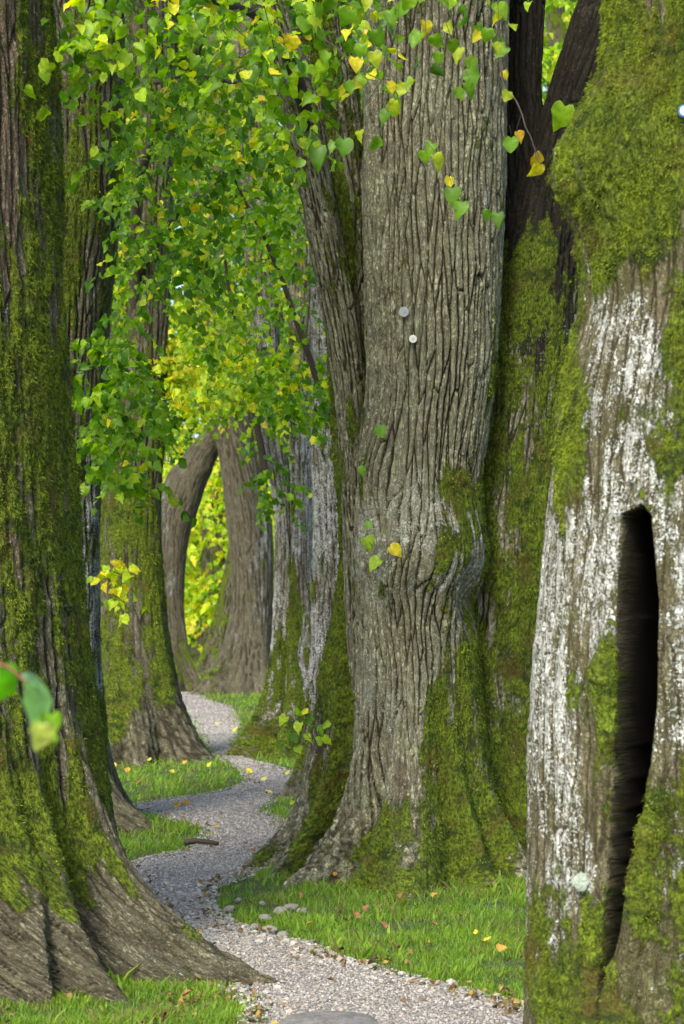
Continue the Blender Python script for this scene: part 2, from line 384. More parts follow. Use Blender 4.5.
    # normals
    dT = np.stack([np.roll(X, -1, 1)-np.roll(X, 1, 1), np.roll(Yv, -1, 1)-np.roll(Yv, 1, 1), np.roll(Zv, -1, 1)-np.roll(Zv, 1, 1)], -1)
    dZ = np.stack([np.gradient(X, axis=0), np.gradient(Yv, axis=0), np.gradient(Zv, axis=0)], -1)
    Nn = np.cross(dT, dZ); Nn /= np.linalg.norm(Nn, axis=-1, keepdims=True)+1e-9
    V = np.stack([X, Yv, Zv], -1)+Nn*disp[..., None]
    # hollow
    if groove is not None:
        ct = np.stack([C+0*T, Cy+.12+0*T, Z], -1)
        V = V*(1-gm[..., None]*.8)+ct*gm[..., None]*.8
        V[..., 0] = np.where(gm > .5, V[..., 0]*.75+.25*((lx+rx)/2+.03), V[..., 0])
    nr = len(zz)
    q = quads(nr, nc); V2 = V.reshape(-1, 3)
    cap = V[-1].mean(0)[None]; V2 = np.concatenate([V2, cap]); k = len(V2)-1
    base = (nr-1)*nc; j = np.arange(nc)
    tri = np.stack([np.full(nc, k), base+j, base+(j+1) % nc], -1)
    loops = np.concatenate([q.ravel(), tri.ravel()]); tot = np.concatenate([np.full(len(q), 4), np.full(nc, 3)])
    ap = lambda a, d=0: np.append(a.ravel(), d)
    bco = np.stack([bx_, by_, S], -1).reshape(-1, 3)+seed*1.37; bco = np.concatenate([bco, bco[-1:]])
    return dict(V=V2, L=loops, T=tot, bco=bco, fur=ap(fm*(1-gm)), moss=ap(ms), lich=ap(lc), tint=ap(tn),
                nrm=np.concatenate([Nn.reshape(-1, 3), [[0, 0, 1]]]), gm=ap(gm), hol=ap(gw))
def build_tubes(name, tubes, mat, parent):
    a = Acc()
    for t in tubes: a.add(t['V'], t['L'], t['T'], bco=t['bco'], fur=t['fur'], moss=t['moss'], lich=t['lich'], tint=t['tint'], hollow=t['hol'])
    return a.build(name, mat, parent)

def basis(n):
    n = n/(np.linalg.norm(n, axis=1, keepdims=True)+1e-9)
    r = rng.normal(size=n.shape); a = np.cross(n, r); a /= np.linalg.norm(a, axis=1, keepdims=True)+1e-9
    return n, a, np.cross(n, a)
def moss_strands(tubes, count, parent, length=.022, width=.0022, colA=(.03, .06, .006), colB=(.30, .38, .018), thr=.55):
    Pn, Nn = [], []
    for t in tubes:
        ok = np.where((t['moss'] > thr) & (t['gm'] < .3))[0]
        ok = ok[rng.random(len(ok)) < sstep(.5, 1.0, t['moss'][ok])]
        Pn.append(t['V'][ok]); Nn.append(t['nrm'][ok])
    Pn = np.concatenate(Pn); Nn = np.concatenate(Nn)
    if len(Pn) == 0: return
    vis = (Nn[:, 1] < .45)                      # mostly the sides the path can see
    Pn, Nn = Pn[vis], Nn[vis]
    if len(Pn) == 0: return
    dens = noise(Pn[:, 0]*14, Pn[:, 1]*14, Pn[:, 2]*9, 5)+.35
    w = np.clip(dens, .03, 1); w /= w.sum()
    i = rng.choice(len(Pn), count, p=w)
    p = Pn[i]+rng.normal(size=(count, 3))*.003; n = Nn[i]
    d = n*.7+rng.normal(size=(count, 3))*.6; d[:, 2] -= .25; d /= np.linalg.norm(d, axis=1, keepdims=True)
    ln = .62*length*rng.uniform(.3, 1.0, count)[:, None]**1.0*rng.uniform(.6, 1.5, count)[:, None]
    _, a, _ = basis(d)
    w_ = .8*width*rng.uniform(.6, 1.4, count)[:, None]
    p = p-n*.002
    mid = p+d*ln*.6; mid[:, 2] -= ln[:, 0]*.05
    tip = p+d*ln; tip[:, 2] -= ln[:, 0]*.35
    V = np.stack([p-a*w_, p+a*w_, mid+a*w_*.8, mid-a*w_*.8, tip], 1).reshape(-1, 3)
    b = np.arange(count)[:, None]*5
    Lp = np.concatenate([b+np.array([[0, 1, 2, 3]]), b+np.array([[3, 2, 4]])], 1)
    tot = np.tile([4, 3], count)
    cf = np.clip(.42+1.0*noise(p[:, 0]*7, p[:, 1]*7, p[:, 2]*4, 8)+.9*noise(p[:, 0]*22, p[:, 1]*22, p[:, 2]*14, 9)+rng.normal(size=count)*.2, 0, 1)[:, None]
    c = np.array(colA)*(1-cf)+np.array(colB)*cf
    br = (noise(p[:, 0]*6, p[:, 1]*6, p[:, 2]*4, 11) > .22)[:, None]
    c = np.where(br, c*.5+np.array([.14, .10, .02])*.5, c)
    c = np.repeat(np.concatenate([c, np.ones((count, 1))], 1), 5, 0)
    a_ = Acc(); a_.add(V, Lp, tot, col=c); return a_.build('moss', M_MOSS, parent, False)

# ---------------------------------------------------------------- leaves
_side = [(.10, -.10), (.30, -.13), (.47, .03), (.54, .24), (.50, .47), (.38, .68), (.19, .88)]
_mid = [(0, 0), (0, .08), (0, .2), (0, .35), (0, .52), (0, .7), (0, .88), (0, 1.10)]
LT = np.array(_mid+[(-x, y) for x, y in _side]+_side); NL = len(LT)
LQ = []
for k in range(7):
    if k < 6: LQ += [[k+1, k, 8+k, 9+k], [k, k+1, 16+k, 15+k]]
LQ += [[6, 14, 14, 7], [6, 7, 21, 21]]
LQ4 = [q for q in LQ if len(set(q)) == 4]; LQ3 = [[6, 14, 7], [6, 7, 21]]
def leaf_geo(p, ax, nm, size, col, fold=.24, curl=.30):
    n = len(p); ax = ax/np.linalg.norm(ax, axis=1, keepdims=True)
    nm = nm-ax*(nm*ax).sum(1, keepdims=True); nm /= np.linalg.norm(nm, axis=1, keepdims=True)+1e-9
    sd = np.cross(ax, nm); s = size[:, None]
    fo = (fold*rng.uniform(.2, 1.8, n))[:, None]; cu = (curl*rng.uniform(-.4, 1.8, n))[:, None]; tw = rng.normal(size=(n, 1))*.18; wd = rng.uniform(.78, 1.05, (n, 1))
    V = np.empty((n, NL, 3))
    asym = rng.uniform(.85, 1.1, (n, 1))
    for k, (x, y) in enumerate(LT):
        jx, jy = (rng.normal(size=(n, 1))*.03, rng.normal(size=(n, 1))*.025) if k >= 8 else (0, 0)
        x, y = x, y
        xx = (x+jx)*(asym if x > 0 else 1/asym)*wd
        V[:, k] = p+s*(sd*xx+ax*(y+jy)+nm*(abs(x)*fo*1.5-cu*y*y+tw*x*y*3+.05*math.sin(9*y+5*x)))
    b = np.arange(n)[:, None]*NL
    Lp = np.concatenate([b+np.array([q]) for q in LQ4+LQ3], 1); tot = np.tile([4]*len(LQ4)+[3]*2, n)
    vein = np.where(np.arange(NL) < 8, 1.12, np.where(np.arange(NL) % 2 == 0, .90, 1.0))     # paler midrib
    edge = np.where((np.arange(NL) >= 8)[None], 1+.25*rng.normal(size=(n, NL)), 1)
    c = np.clip(col[:, None]*vein[None, :, None]*edge[..., None], 0, 1); c = np.concatenate([c, np.ones((n, NL, 1))], 2).reshape(-1, 4)
    return V.reshape(-1, 3), Lp, tot, c
GREENS = np.array([[.040, .11, .010], [.085, .21, .012], [.17, .33, .016], [.29, .46, .02], [.45, .60, .025]])
YELLOW = np.array([[.62, .68, .03], [.74, .72, .04], [.52, .66, .03], [.72, .60, .03]])
def leafcol(n, green, yellow, var=.22):
    """green 0..1 dark to lime, yellow = share of yellow leaves"""
    g = np.clip(green+rng.normal(size=n)*var, 0, .999)*(len(GREENS)-1); i = g.astype(int); f = (g-i)[:, None]
    c = GREENS[i]*(1-f)+GREENS[np.minimum(i+1, len(GREENS)-1)]*f
    y = rng.random(n) < yellow
    c[y] = YELLOW[rng.integers(0, 4, y.sum())]*rng.uniform(.75, 1.1, (y.sum(), 1))
    return c*rng.uniform(.8, 1.2, (n, 1))
def stick(acc, pts, r0, r1, ns=5):
    pts = np.asarray(pts, float); n = len(pts)
    t = np.gradient(pts, axis=0); t /= np.linalg.norm(t, axis=1, keepdims=True)+1e-9
    up = np.array([0.13, .31, .94]); a = np.cross(t, up); a /= np.linalg.norm(a, axis=1, keepdims=True)+1e-9; b = np.cross(t, a)
    r = np.linspace(r0, r1, n)[:, None, None]
    an = np.linspace(0, 2*math.pi, ns, endpoint=False)
    V = pts[:, None]+r*(a[:, None]*np.cos(an)[None, :, None]+b[:, None]*np.sin(an)[None, :, None])
    acc.add(V.reshape(-1, 3), quads(n, ns).ravel(), np.full((n-1)*ns, 4))
def sprays(O, size, green, yellow, nleaf=(9, 16), length=(.3, .6), tw=None, lacc=None, face=.5, droop=.35):
    """leafy drooping twigs starting at points O"""
    n = len(O)
    for k in range(n):
        m = rng.integers(*nleaf); Ln = rng.uniform(*length); az = rng.uniform(0, 2*math.pi)
        d = np.array([math.cos(az), math.sin(az), rng.uniform(-.7, .15)]); d /= np.linalg.norm(d)
        t = np.linspace(.08, 1, m); pts = O[k]+d*Ln*t[:, None]; pts[:, 2] -= droop*Ln*t*t
        side = np.cross(d, [0, 0, 1.]); side /= np.linalg.norm(side)+1e-6
        alt = np.where(np.arange(m) % 2 == 0, 1, -1)[:, None]
        ax = side*alt*.55+d*.35+rng.normal(size=(m, 3))*.32; ax[:, 2] -= .55
        s = size*rng.uniform(.65, 1.15, m)
        nm = rng.normal(size=(m, 3))*.85; nm[:, 2] += .55; nm[:, 1] -= face
        g = green[k] if np.ndim(green) else green; y = yellow[k] if np.ndim(yellow) else yellow
        lacc.add(*(lambda r: (r[0], r[1], r[2]))(R_ := leaf_geo(pts+ax*.25*s[:, None], ax, nm, s, leafcol(m, g, y))), col=R_[3])
        if tw is not None and k % 2 == 0: stick(tw, np.concatenate([[O[k]], pts[::4]]), .0028, .001, 3)
def cloud(boxes, lacc, twacc=None, leaf=.065, **kw):
    """boxes: (px0, py0, px1, py1, Y0, Y1, sprays, green, yellow) filled unevenly with sprays"""
    for (x0, y0, x1, y1, Y0, Y1, n, g, yl) in boxes:
        m = n*3; Y = rng.uniform(Y0, Y1, m); px = rng.uniform(x0, x1, m); py = rng.uniform(y0, y1, m)
        O = np.stack([(px-CX)/F*Y, Y, EYE-(py-HY)/F*Y], 1)
        dn = noise(O[:, 0]*1.8, O[:, 1]*1.8, O[:, 2]*1.8, 31)+.25*rng.random(m)
        e = np.minimum(np.minimum((px-x0)/(x1-x0), (x1-px)/(x1-x0)), np.minimum((py-y0)/(y1-y0), (y1-py)/(y1-y0)))
        dn = dn+np.clip(e*1.2, 0, .25)
        i = np.argsort(-dn)[:n]
        gg = g+.5*noise(O[i, 0]*2.2, O[i, 1]*2.2, O[i, 2]*2.2, 33); yy = np.clip(yl*(1+2.2*noise(O[i, 0]*2, O[i, 1]*2, O[i, 2]*2, 35)), 0, 1)
        sprays(O[i], leaf, gg, yy, tw=twacc, lacc=lacc, **kw)

# ---------------------------------------------------------------- ground and path
def gz(x, y): return .025*noise(np.asarray(x)*.8, np.asarray(y)*.8, 0, 2)+.012*noise(np.asarray(x)*3, np.asarray(y)*3, 0, 4)
def axisgrid(a, b, fine0, fine1, st):
    m = np.arange(fine0, fine1, st); o1 = fine1+(b-fine1)*np.linspace(0, 1, 30)**2.5; o0 = fine0-(fine0-a)*np.linspace(0, 1, 30)[1:]**2.5
    return np.concatenate([o0[::-1], m, o1])
gx = axisgrid(-400, 400, -6, 6, .12); gy = axisgrid(-50, 900, 5, 45, .15)
GX, GY = np.meshgrid(gx, gy, indexing='xy')
fade = np.exp(-np.maximum(0, np.abs(GX)-6)/10)
V = np.stack([GX, GY, gz(GX, GY)*fade], -1).reshape(-1, 3); nx, ny = len(gx), len(gy)
i = np.arange(ny-1)[:, None]*nx; j = np.arange(nx-1)[None]
q = np.stack([i+j, i+j+1, i+nx+j+1, i+nx+j], -1).reshape(-1, 4)
g = link('ground', rawmesh('ground', V, q, np.full(len(q), 4), M_SOIL)); tag(g, kind='structure')
PATH = [(1130, 190, 640), (1060, 225, 620), (1024, 255, 560), (1008, 262, 515), (985, 235, 430), (962, 205, 342), (948, 190, 300), (935, 178, 250), (920, 165, 215),
        (905, 150, 203), (890, 140, 205), (880, 134, 235), (870, 132, 258), (860, 148, 275), (850, 190, 285), (840, 213, 290), (830, 208, 288), (822, 182, 275), (813, 145, 262),
        (806, 138, 262), (800, 165, 272), (795, 210, 280), (788, 243, 290), (780, 252, 297), (772, 247, 290), (765, 234, 262), (758, 222, 236), (745, 212, 227), (730, 203, 232), (718, 193, 234), (708, 182, 228), (700, 155, 205), (692, 120, 190), (680, 60, 140), (665, -60, 60)]
py_ = np.array([p[0] for p in PATH], float); Yp = EYE*F/(py_-HY)
XL = (np.array([p[1] for p in PATH])-CX)/F*Yp; XR = (np.array([p[2] for p in PATH])-CX)/F*Yp
def path_edges(y):
    l = np.interp(y, Yp, XL); r = np.interp(y, Yp, XR)
    return l+.05*noise(y*2.2, 0, 0, 41)+.03*noise(y*9, 0, 0, 42), r+.05*noise(y*2.2, 5, 0, 43)+.03*noise(y*9, 5, 0, 44)
yy = np.concatenate([np.arange(Yp[0], 30, .04), np.arange(30, Yp[-1], .2)])
pl, pr = path_edges(yy); t = np.linspace(0, 1, 16)
PX = pl[:, None]*(1-t)+pr[:, None]*t; PY = yy[:, None]+0*PX
V = np.stack([PX, PY, gz(PX, PY)+.010], -1).reshape(-1, 3); nr, nc = PX.shape
i = np.arange(nr-1)[:, None]*nc; j = np.arange(nc-1)[None]
q = np.stack([i+j, i+j+1, i+nc+j+1, i+nc+j], -1).reshape(-1, 4)
pth = link('path', rawmesh('path', V, q, np.full(len(q), 4), M_GRAVEL)); tag(pth, kind='structure')
def path_sd(x, y):
    """>0 outside the path (metres)"""
    l, r = path_edges(y); return np.maximum(l-x, x-r)

# loose gravel
def ico():
    import bmesh
    bm = bmesh.new(); bmesh.ops.create_icosphere(bm, subdivisions=1, radius=1); V = np.array([v.co[:] for v in bm.verts]); Fc = np.array([[v.index for v in f.verts] for f in bm.faces]); bm.free(); return V, Fc
IV, IF = ico()
def pebbles(n, y0, y1, smin, smax, edge=0):
    y = 1/rng.uniform(1/y1, 1/y0, n*3)                                   # denser near the viewer
    l, r = path_edges(y); x = l-.08+(r-l+.16)*rng.random(n*3)
    if edge: k = (path_sd(x, y) > -.18)
    else: k = np.ones(len(x), bool)
    x, y = x[k][:n], y[k][:n]; m = len(x)
    s = smin+(smax-smin)*rng.random(m)**3
    sc = s[:, None]*rng.uniform(.6, 1.2, (m, 3)); sc[:, 2] *= .6
    a = rng.uniform(0, 6.28, m); ca, sa = np.cos(a)[:, None], np.sin(a)[:, None]
    v = IV[None]*sc[:, None]*(1+.25*rng.normal(size=(m, 12, 1)))
    vx = v[..., 0]*ca-v[..., 1]*sa; vy = v[..., 0]*sa+v[..., 1]*ca
    V = np.stack([vx+x[:, None], vy+y[:, None], v[..., 2]+(gz(x, y)+.010+s*.25)[:, None]], -1).reshape(-1, 3)
    Fi = (np.arange(m)[:, None, None]*12+IF[None]).reshape(-1)
    c = np.array([.33, .32, .305])*rng.uniform(.45, 1.45, (m, 1))*np.where(rng.random((m, 1)) < .2, np.array([[1.1, .95, .8]]), 1.0)
    return V, Fi, np.full(m*20, 3), np.repeat(np.concatenate([np.clip(c, 0, .7), np.ones((m, 1))], 1), 12, 0)
a = Acc()
for args in ((46000, 7.6, 14, .0025, .008), (22000, 13, 28, .004, .010), (9000, 26, 38, .006, .013), (1500, 8.5, 14, .008, .022, 1)):
    r_ = pebbles(*args); a.add(r_[0], r_[1], r_[2], col=r_[3])
gr = a.build('gravel', M_PEB, None, False); tag(gr, 'fine pale grey gravel scattered over the winding path', 'gravel', kind='stuff')

STONES = [(200, 906, 7), (222, 922, 9), (213, 916, 6), (247, 941, 9), (240, 930, 5), (266, 917, 9), (280, 910, 10), (291, 906, 9), (302, 910, 7), (229, 908, 8), (214, 899, 5), (178, 898, 7), (171, 907, 6), (165, 890, 4), (255, 926, 8), (270, 929, 10), (283, 934, 8), (207, 890, 4), (238, 900, 5), (310, 947, 5), (322, 955, 4), (374, 990, 5), (188, 915, 4), (192, 924, 5), (262, 903, 5), (183, 888, 4)]
BARE = [((x-CX)/F*EYE*F/(y-HY), EYE*F/(y+4-HY), 1.5*q_/F*EYE*F/(y-HY)) for x, y, q_ in STONES if x > 196]
# ---------------------------------------------------------------- grass
def grass(n, x0, x1, y0, y1, h, w, green=.55, filt=None, near=True):
    if near: y = 1/rng.uniform(1/y1, 1/y0, n)
    else: y = rng.uniform(y0, y1, n)
    x = rng.uniform(x0, x1, n) if not callable(x0) else x0(y)+(x1(y)-x0(y))*rng.random(n)
    sdv = path_sd(x, y); cl = noise(x*3.2, y*3.2, 0, 51); cl2 = noise(x*9, y*9, 0, 52)
    k = (sdv > -.13*rng.random(n)**2-.10*np.clip(cl2, 0, 1)) & (rng.random(n) < np.clip(sdv*6+.40, .0, 1)) & (cl+.7*cl2+.75*rng.random(n) > .02)
    for (sx_, sy_, sr_) in BARE: k &= ((x-sx_)**2+((y-sy_)*.6)**2 > sr_**2) | (rng.random(len(x)) < .12)
    x, y, cl, cl2, sdv = x[k], y[k], cl[k], cl2[k], sdv[k]; n = len(x)
    hh = h*rng.uniform(.4, 1.35, n)*(1+1.1*cl+1.1*cl2)*np.clip(.5+sdv*3, .5, 1)
    p = np.stack([x, y, gz(x, y)-.004], 1); az = rng.uniform(0, 6.28, n); lean = rng.uniform(.1, .75, n)
    d = np.stack([np.cos(az)*lean, np.sin(az)*lean, np.ones(n)], 1); sd_ = np.stack([-np.sin(az+rng.normal(size=n)), np.cos(az), 0*az], 1)
    ww = (w*rng.uniform(.6, 1.3, n))[:, None]; H = hh[:, None]
    m1 = p+d*H*.5; tp = p+d*H; tp[:, :2] += d[:, :2]*H*.45; tp[:, 2] -= hh*.12
    V = np.stack([p-sd_*ww, p+sd_*ww, m1+sd_*ww*.8, m1-sd_*ww*.8, tp], 1).reshape(-1, 3); b = np.arange(n)[:, None]*5
    Lp = np.concatenate([b+np.array([[0, 1, 2, 3]]), b+np.array([[3, 2, 4]])], 1)
    gcol = np.clip(green+.55*cl+.16*rng.normal(size=n), 0, 1)[:, None]
    c = np.array([.06, .17, .02])*(1-gcol)+np.array([.30, .47, .04])*gcol
    dry = rng.random(n) < .09+.22*(noise(x*2, y*2, 0, 55) > .15); c[dry] = np.array([.30, .25, .09])*rng.uniform(.5, 1, (dry.sum(), 1))
    return V, Lp, np.tile([4, 3], n), np.repeat(np.concatenate([c, np.ones((n, 1))], 1), 5, 0)
a = Acc()
fr = lambda s: (lambda y: (s*360-20*0)/F*y)
xl_ = lambda y: -(380/F)*y; xr_ = lambda y: (380/F)*y
for args in ((150000, xl_, xr_, 8.2, 14.5, .042, .0022), (90000, xl_, xr_, 14, 30, .048, .0038), (30000, xl_, xr_, 28, 60, .07, .009)):
    r_ = grass(*args); a.add(r_[0], r_[1], r_[2], col=r_[3])
r_ = grass(60000, -6, 6, 5, 40, .07, .008, near=False); a.add(r_[0], r_[1], r_[2], col=r_[3])
gs = a.build('grass', M_GRASS, None, False); tag(gs, 'short bright green grass between the tree roots and the path', 'grass', kind='stuff')
print('ground done')

# ---------------------------------------------------------------- trees
def tree(name, loc, label, group='old linden trees lining the path'):
    return empty(name, loc, label, 'tree', group)
ROWG = lambda Y: HY+EYE*F/Y
def rootY(py, Y): return py

# T1: left foreground ------------------------------------------------
t1 = tree('linden_tree', (-2.05, 9.8, 0), 'huge mossy linden in the left foreground, its grey root reaching down to the path')
Y = 9.8
T1 = tube(Y, [(-200, -330, 36), (0, -330, 46), (120, -335, 52), (260, -338, 58), (340, -340, 64), (450, -342, 70), (550, -345, 76), (650, -348, 84), (750, -350, 92), (850, -352, 98), (960, -355, 102), (990, -355, 102)],
          lobes=[(22, .36, .5, 6), (38, .44, .5, 5), (52, .62, .42, 4.5), (69, 1.02, .36, 7), (86, .5, .3, 6), (100, .3, .3, 14), (5, .25, .4, 10), (-30, .4, .4, 15), (-80, .5, .4, 20), (160, .4, .4, 25), (-140, .4, .4, 20)],
          moss=[(60, 480, 60, 200, .55), (78, 700, 26, 130, .85), (40, 840, 22, 60, .3), (0, 420, 60, 60, .45), (10, 770, 60, 60, .4), (30, 250, 30, 60, .1), (20, 110, 12, 130, -.5), (45, 40, 20, 120, .5), (100, 920, 60, 45, -.7), (190, 980, 60, 45, -.9), (60, 930, 60, 40, -.35)],
          tint=[(110, 930, 120, 70, -.8), (22, 130, 14, 180, .9), (25, 560, 40, 120, .25), (60, 700, 40, 80, .15)], lich=[(30, 330, 30, 40, .7), (40, 740, 30, 60, .1)],
          mbase=.2, mcap=.62, tbase=-.2, lbase=-.15, seed=1, fur=.024, fscale=8, ztop=8.0, mthick=.024)
build_tubes('trunk', [T1], BARK['brown'], t1)
moss_strands([T1], 90000, t1, .026, .0022)

# T2 ------------------------------------------------------------------
t2 = tree('linden_tree', (-2.1, 15.5, 0), 'linden just behind the left foreground tree with a blue-grey lichened strip and one low root')
T2 = tube(15.5, [(-200, -30, 118), (0, -22, 122), (100, -12, 124), (200, -10, 121), (300, -14, 111), (400, -16, 105), (500, -18, 100), (600, -18, 100), (700, -20, 103), (790, -22, 106), (840, -25, 108)],
          lobes=[(62, .60, .24, 14), (20, .3, .3, 12), (-40, .4, .3, 16), (-100, .4, .3, 20), (120, .4, .3, 20), (180, .4, .3, 20)],
          moss=[(90, 120, 40, 160, .25), (60, 200, 40, 120, .3), (100, 720, 14, 40, .6), (90, 560, 12, 100, -.3), (130, 800, 50, 60, -.8)],
          lich=[(90, 600, 30, 130, 2.4), (70, 60, 60, 120, .35), (100, 250, 30, 60, .3)], mbase=.12, mcap=.5, seed=31, fur=.024, fscale=9, ztop=10)
build_tubes('trunk', [T2], BARK['brown'], t2)
moss_strands([T2], 22000, t2, .028, .003)

# T3 ------------------------------------------------------------------
t3 = tree('linden_tree', (-2.0, 22, 0), 'mossy linden third along the left row, its spread foot standing in a patch of grass')
T3 = tube(22.0, [(-300, 120, 190), (0, 128, 180), (200, 132, 172), (330, 128, 168), (400, 118, 166), (450, 110, 163), (520, 105, 160), (600, 102, 164), (680, 100, 172), (730, 98, 178), (768, 96, 180)],
          lobes=[(57, .62, .36, 15), (10, .30, .45, 16), (-30, .35, .4, 14), (100, .4, .4, 18), (-90, .35, .4, 20), (180, .4, .4, 25)],
          moss=[(120, 560, 30, 140, .6), (165, 620, 18, 100, .6), (125, 700, 20, 50, .3), (190, 740, 40, 40, -.8), (150, 730, 24, 40, -.7), (150, 350, 30, 60, -.3)],
          lich=[(152, 575, 6, 30, .9), (150, 360, 20, 40, .3)], mbase=.1, mcap=.5, seed=55, fur=.028, fscale=7, wob=.07, ztop=12)
T3b = tube(22.3, [(480, 98, 118), (600, 93, 116), (700, 90, 118), (768, 88, 122)], lobes=[(-60, .3, .3, 20)], mbase=.3, seed=57, ztop=None, fur=.02)
build_tubes('trunk', [T3, T3b], BARK['brown'], t3)
moss_strands([T3, T3b], 16000, t3, .035, .0045)

# T4 arch left ----------------------------------------------------------
t4 = tree('linden_tree', (-2.85, 38.5, 0), 'distant smooth grey-brown linden leaning right to form the left side of the pointed arch')
T4 = tube(38.5, [(300, 250, 292), (380, 222, 262), (430, 202, 240), (455, 184, 219), (475, 167, 211), (500, 158, 202), (540, 155, 189), (600, 157, 184), (650, 162, 188), (691, 166, 192)],
          lobes=[(60, .45, .35, 20), (0, .3, .3, 20), (-60, .4, .3, 22), (150, .4, .3, 22)], moss=[(185, 670, 20, 40, .5)], lich=[(165, 560, 20, 90, .5)],
          mbase=-.45, seed=71, fur=.02, fscale=7, wob=.04)
build_tubes('trunk', [T4], BARK['far'], t4)
# T5 arch right
t5 = tree('linden_tree', (-1.55, 37.5, 0), 'distant linden with broad flared foot forming the right side of the pointed arch')
T5 = tube(37.5, [(300, 190, 232), (400, 207, 248), (455, 219, 256), (520, 227, 271), (600, 233, 273), (650, 230, 272), (698, 226, 272)],
          lobes=[(-65, .75, .6, 18), (-15, .3, .35, 16), (40, .3, .4, 18), (120, .4, .4, 20), (180, .4, .4, 20)], moss=[(215, 680, 20, 30, .3)],
          lich=[(262, 560, 12, 80, .75)], mbase=-.4, seed=72, fur=.03, fscale=6, wob=.06)
build_tubes('trunk', [T5], BARK['far'], t5)
# T6 mossy behind the arch
t6 = tree('linden_tree', (-2.45, 46, 0), 'slim green mossy linden seen low through the pointed arch')
T6 = tube(46, [(300, 262, 285), (480, 238, 262), (560, 226, 247), (620, 214, 236), (660, 207, 230), (682, 204, 230)], lobes=[(-60, .5, .5, 20), (60, .4, .4, 20), (0, .3, .3, 20)], mbase=.5, seed=73, fur=.03, fscale=6)
build_tubes('trunk', [T6], BARK['brown'], t6)

# T7, right row, far -----------------------------------------------------
t7 = tree('linden_tree', (-.5, 22.6, 0), 'twin-stemmed linden with whitish lichen streaks, right of the path beyond the main tree')
mm = [(300, 730, 60, 60, .8), (293, 540, 4, 160, .9), (311, 620, 4, 100, .6), (285, 500, 40, 90, -.5), (285, 650, 20, 60, .9), (270, 700, 30, 40, .6), (275, 560, 8, 80, .15), (300, 580, 10, 120, -.1), (245, 735, 25, 25, .15)]
T7a = tube(22.8, [(-200, 215, 250), (200, 240, 272), (380, 256, 282), (440, 262, 287), (500, 273, 292), (560, 275, 296), (620, 273, 298), (680, 272, 300), (765, 272, 302)],
           lobes=[(-62, .62, .42, 20), (-20, .35, .5, 18), (30, .3, .4, 20), (180, .3, .4, 30)], moss=mm, lich=[(278, 520, 30, 150, 4), (270, 450, 24, 60, 1.5)], mbase=-.25, mcap=.7, seed=81, fur=.022, fscale=9, ztop=12)
T7b = tube(22.6, [(-200, 300, 335), (200, 292, 318), (380, 288, 312), (480, 290, 312), (560, 291, 312), (640, 288, 316), (765, 280, 322)],
           lobes=[(-30, .35, .5, 20), (50, .4, .5, 20), (150, .3, .4, 25)], moss=mm, lich=[(298, 540, 18, 160, 3.5)], mbase=-.2, mcap=.7, seed=82, fur=.022, fscale=9, ztop=12)
build_tubes('trunk', [T7a, T7b], BARK['pale'], t7)
moss_strands([T7a, T7b], 9000, t7, .035, .0045)
# T8 ----------------------------------------------------------------------
t8 = tree('linden_tree', (-.1, 18, 0), 'narrow linden streaked blue-white, pressed close behind the left flank of the main tree')
T8 = tube(18, [(-200, 300, 352), (200, 308, 352), (400, 311, 354), (440, 311, 354), (520, 313, 356), (600, 312, 356), (700, 310, 356), (796, 308, 358)],
          lobes=[(-62, .30, .36, 22), (-10, .2, .3, 20), (60, .3, .3, 20), (180, .3, .3, 30)], moss=[(340, 520, 12, 120, .6), (310, 760, 30, 50, .35), (330, 600, 30, 100, .1)],
          lich=[(322, 520, 18, 170, 4), (326, 640, 16, 80, 1.6)], mbase=-.3, mcap=.7, seed=85, fur=.022, fscale=10, ztop=12)
build_tubes('trunk', [T8], BARK['pale'], t8)
moss_strands([T8], 6000, t8, .03, .004)

# T9 main ------------------------------------------------------------------
t9 = tree('linden_tree', (.5, 13.1, 0), 'massive furrowed grey linden at centre, mossy at its foot, swollen burl halfway up')
mA = [(480, 520, 40, 30, .5), (470, 470, 18, 60, .2), (450, 490, 40, 18, .95), (500, 420, 25, 120, .55), (480, 750, 62, 100, 1.5), (510, 640, 40, 120, .6), (420, 860, 110, 60, .42), (470, 790, 60, 80, .3), (380, 860, 40, 50, .45), (350, 760, 16, 60, .1), (400, 640, 40, 110, -.5), (370, 740, 22, 60, -.4), (430, 300, 60, 200, -.4)]
lA = [(430, 300, 80, 200, .15), (415, 545, 50, 50, 2.4), (360, 660, 30, 120, .45), (385, 740, 20, 80, .4), (480, 200, 20, 140, .5)]
T9a = tube(13, [(-200, 368, 514), (0, 364, 508), (100, 362, 506), (200, 362, 504), (300, 364, 500), (380, 366, 495), (440, 363, 488), (500, 359, 480), (560, 357, 478), (620, 357, 478), (700, 355, 482), (780, 352, 490), (871, 346, 498)],
           lobes=[(-48, .62, .42, 11), (-24, .5, .4, 8), (-6, .85, .42, 15), (24, .55, .38, 9), (50, .5, .34, 13), (110, .4, .3, 20), (180, .4, .3, 20), (-110, .3, .3, 15)],
           bumps=[(428, 555, 50, 50, .15), (372, 470, 20, 40, .03), (470, 600, 12, 24, -.10), (395, 487, 10, 14, -.03)], swirl=[(428, 555, 75, 65, .35), (390, 480, 35, 40, .25)],
           moss=mA, lich=lA, tint=[(425, 590, 40, 20, .5), (385, 470, 8, 60, .5), (400, 780, 14, 60, .5)], mbase=-.25, lbase=-.05, tbase=-.5, seed=91, fur=.028, fscale=11, ztop=8, wob=.03, mthick=.015, mcap=1.0)
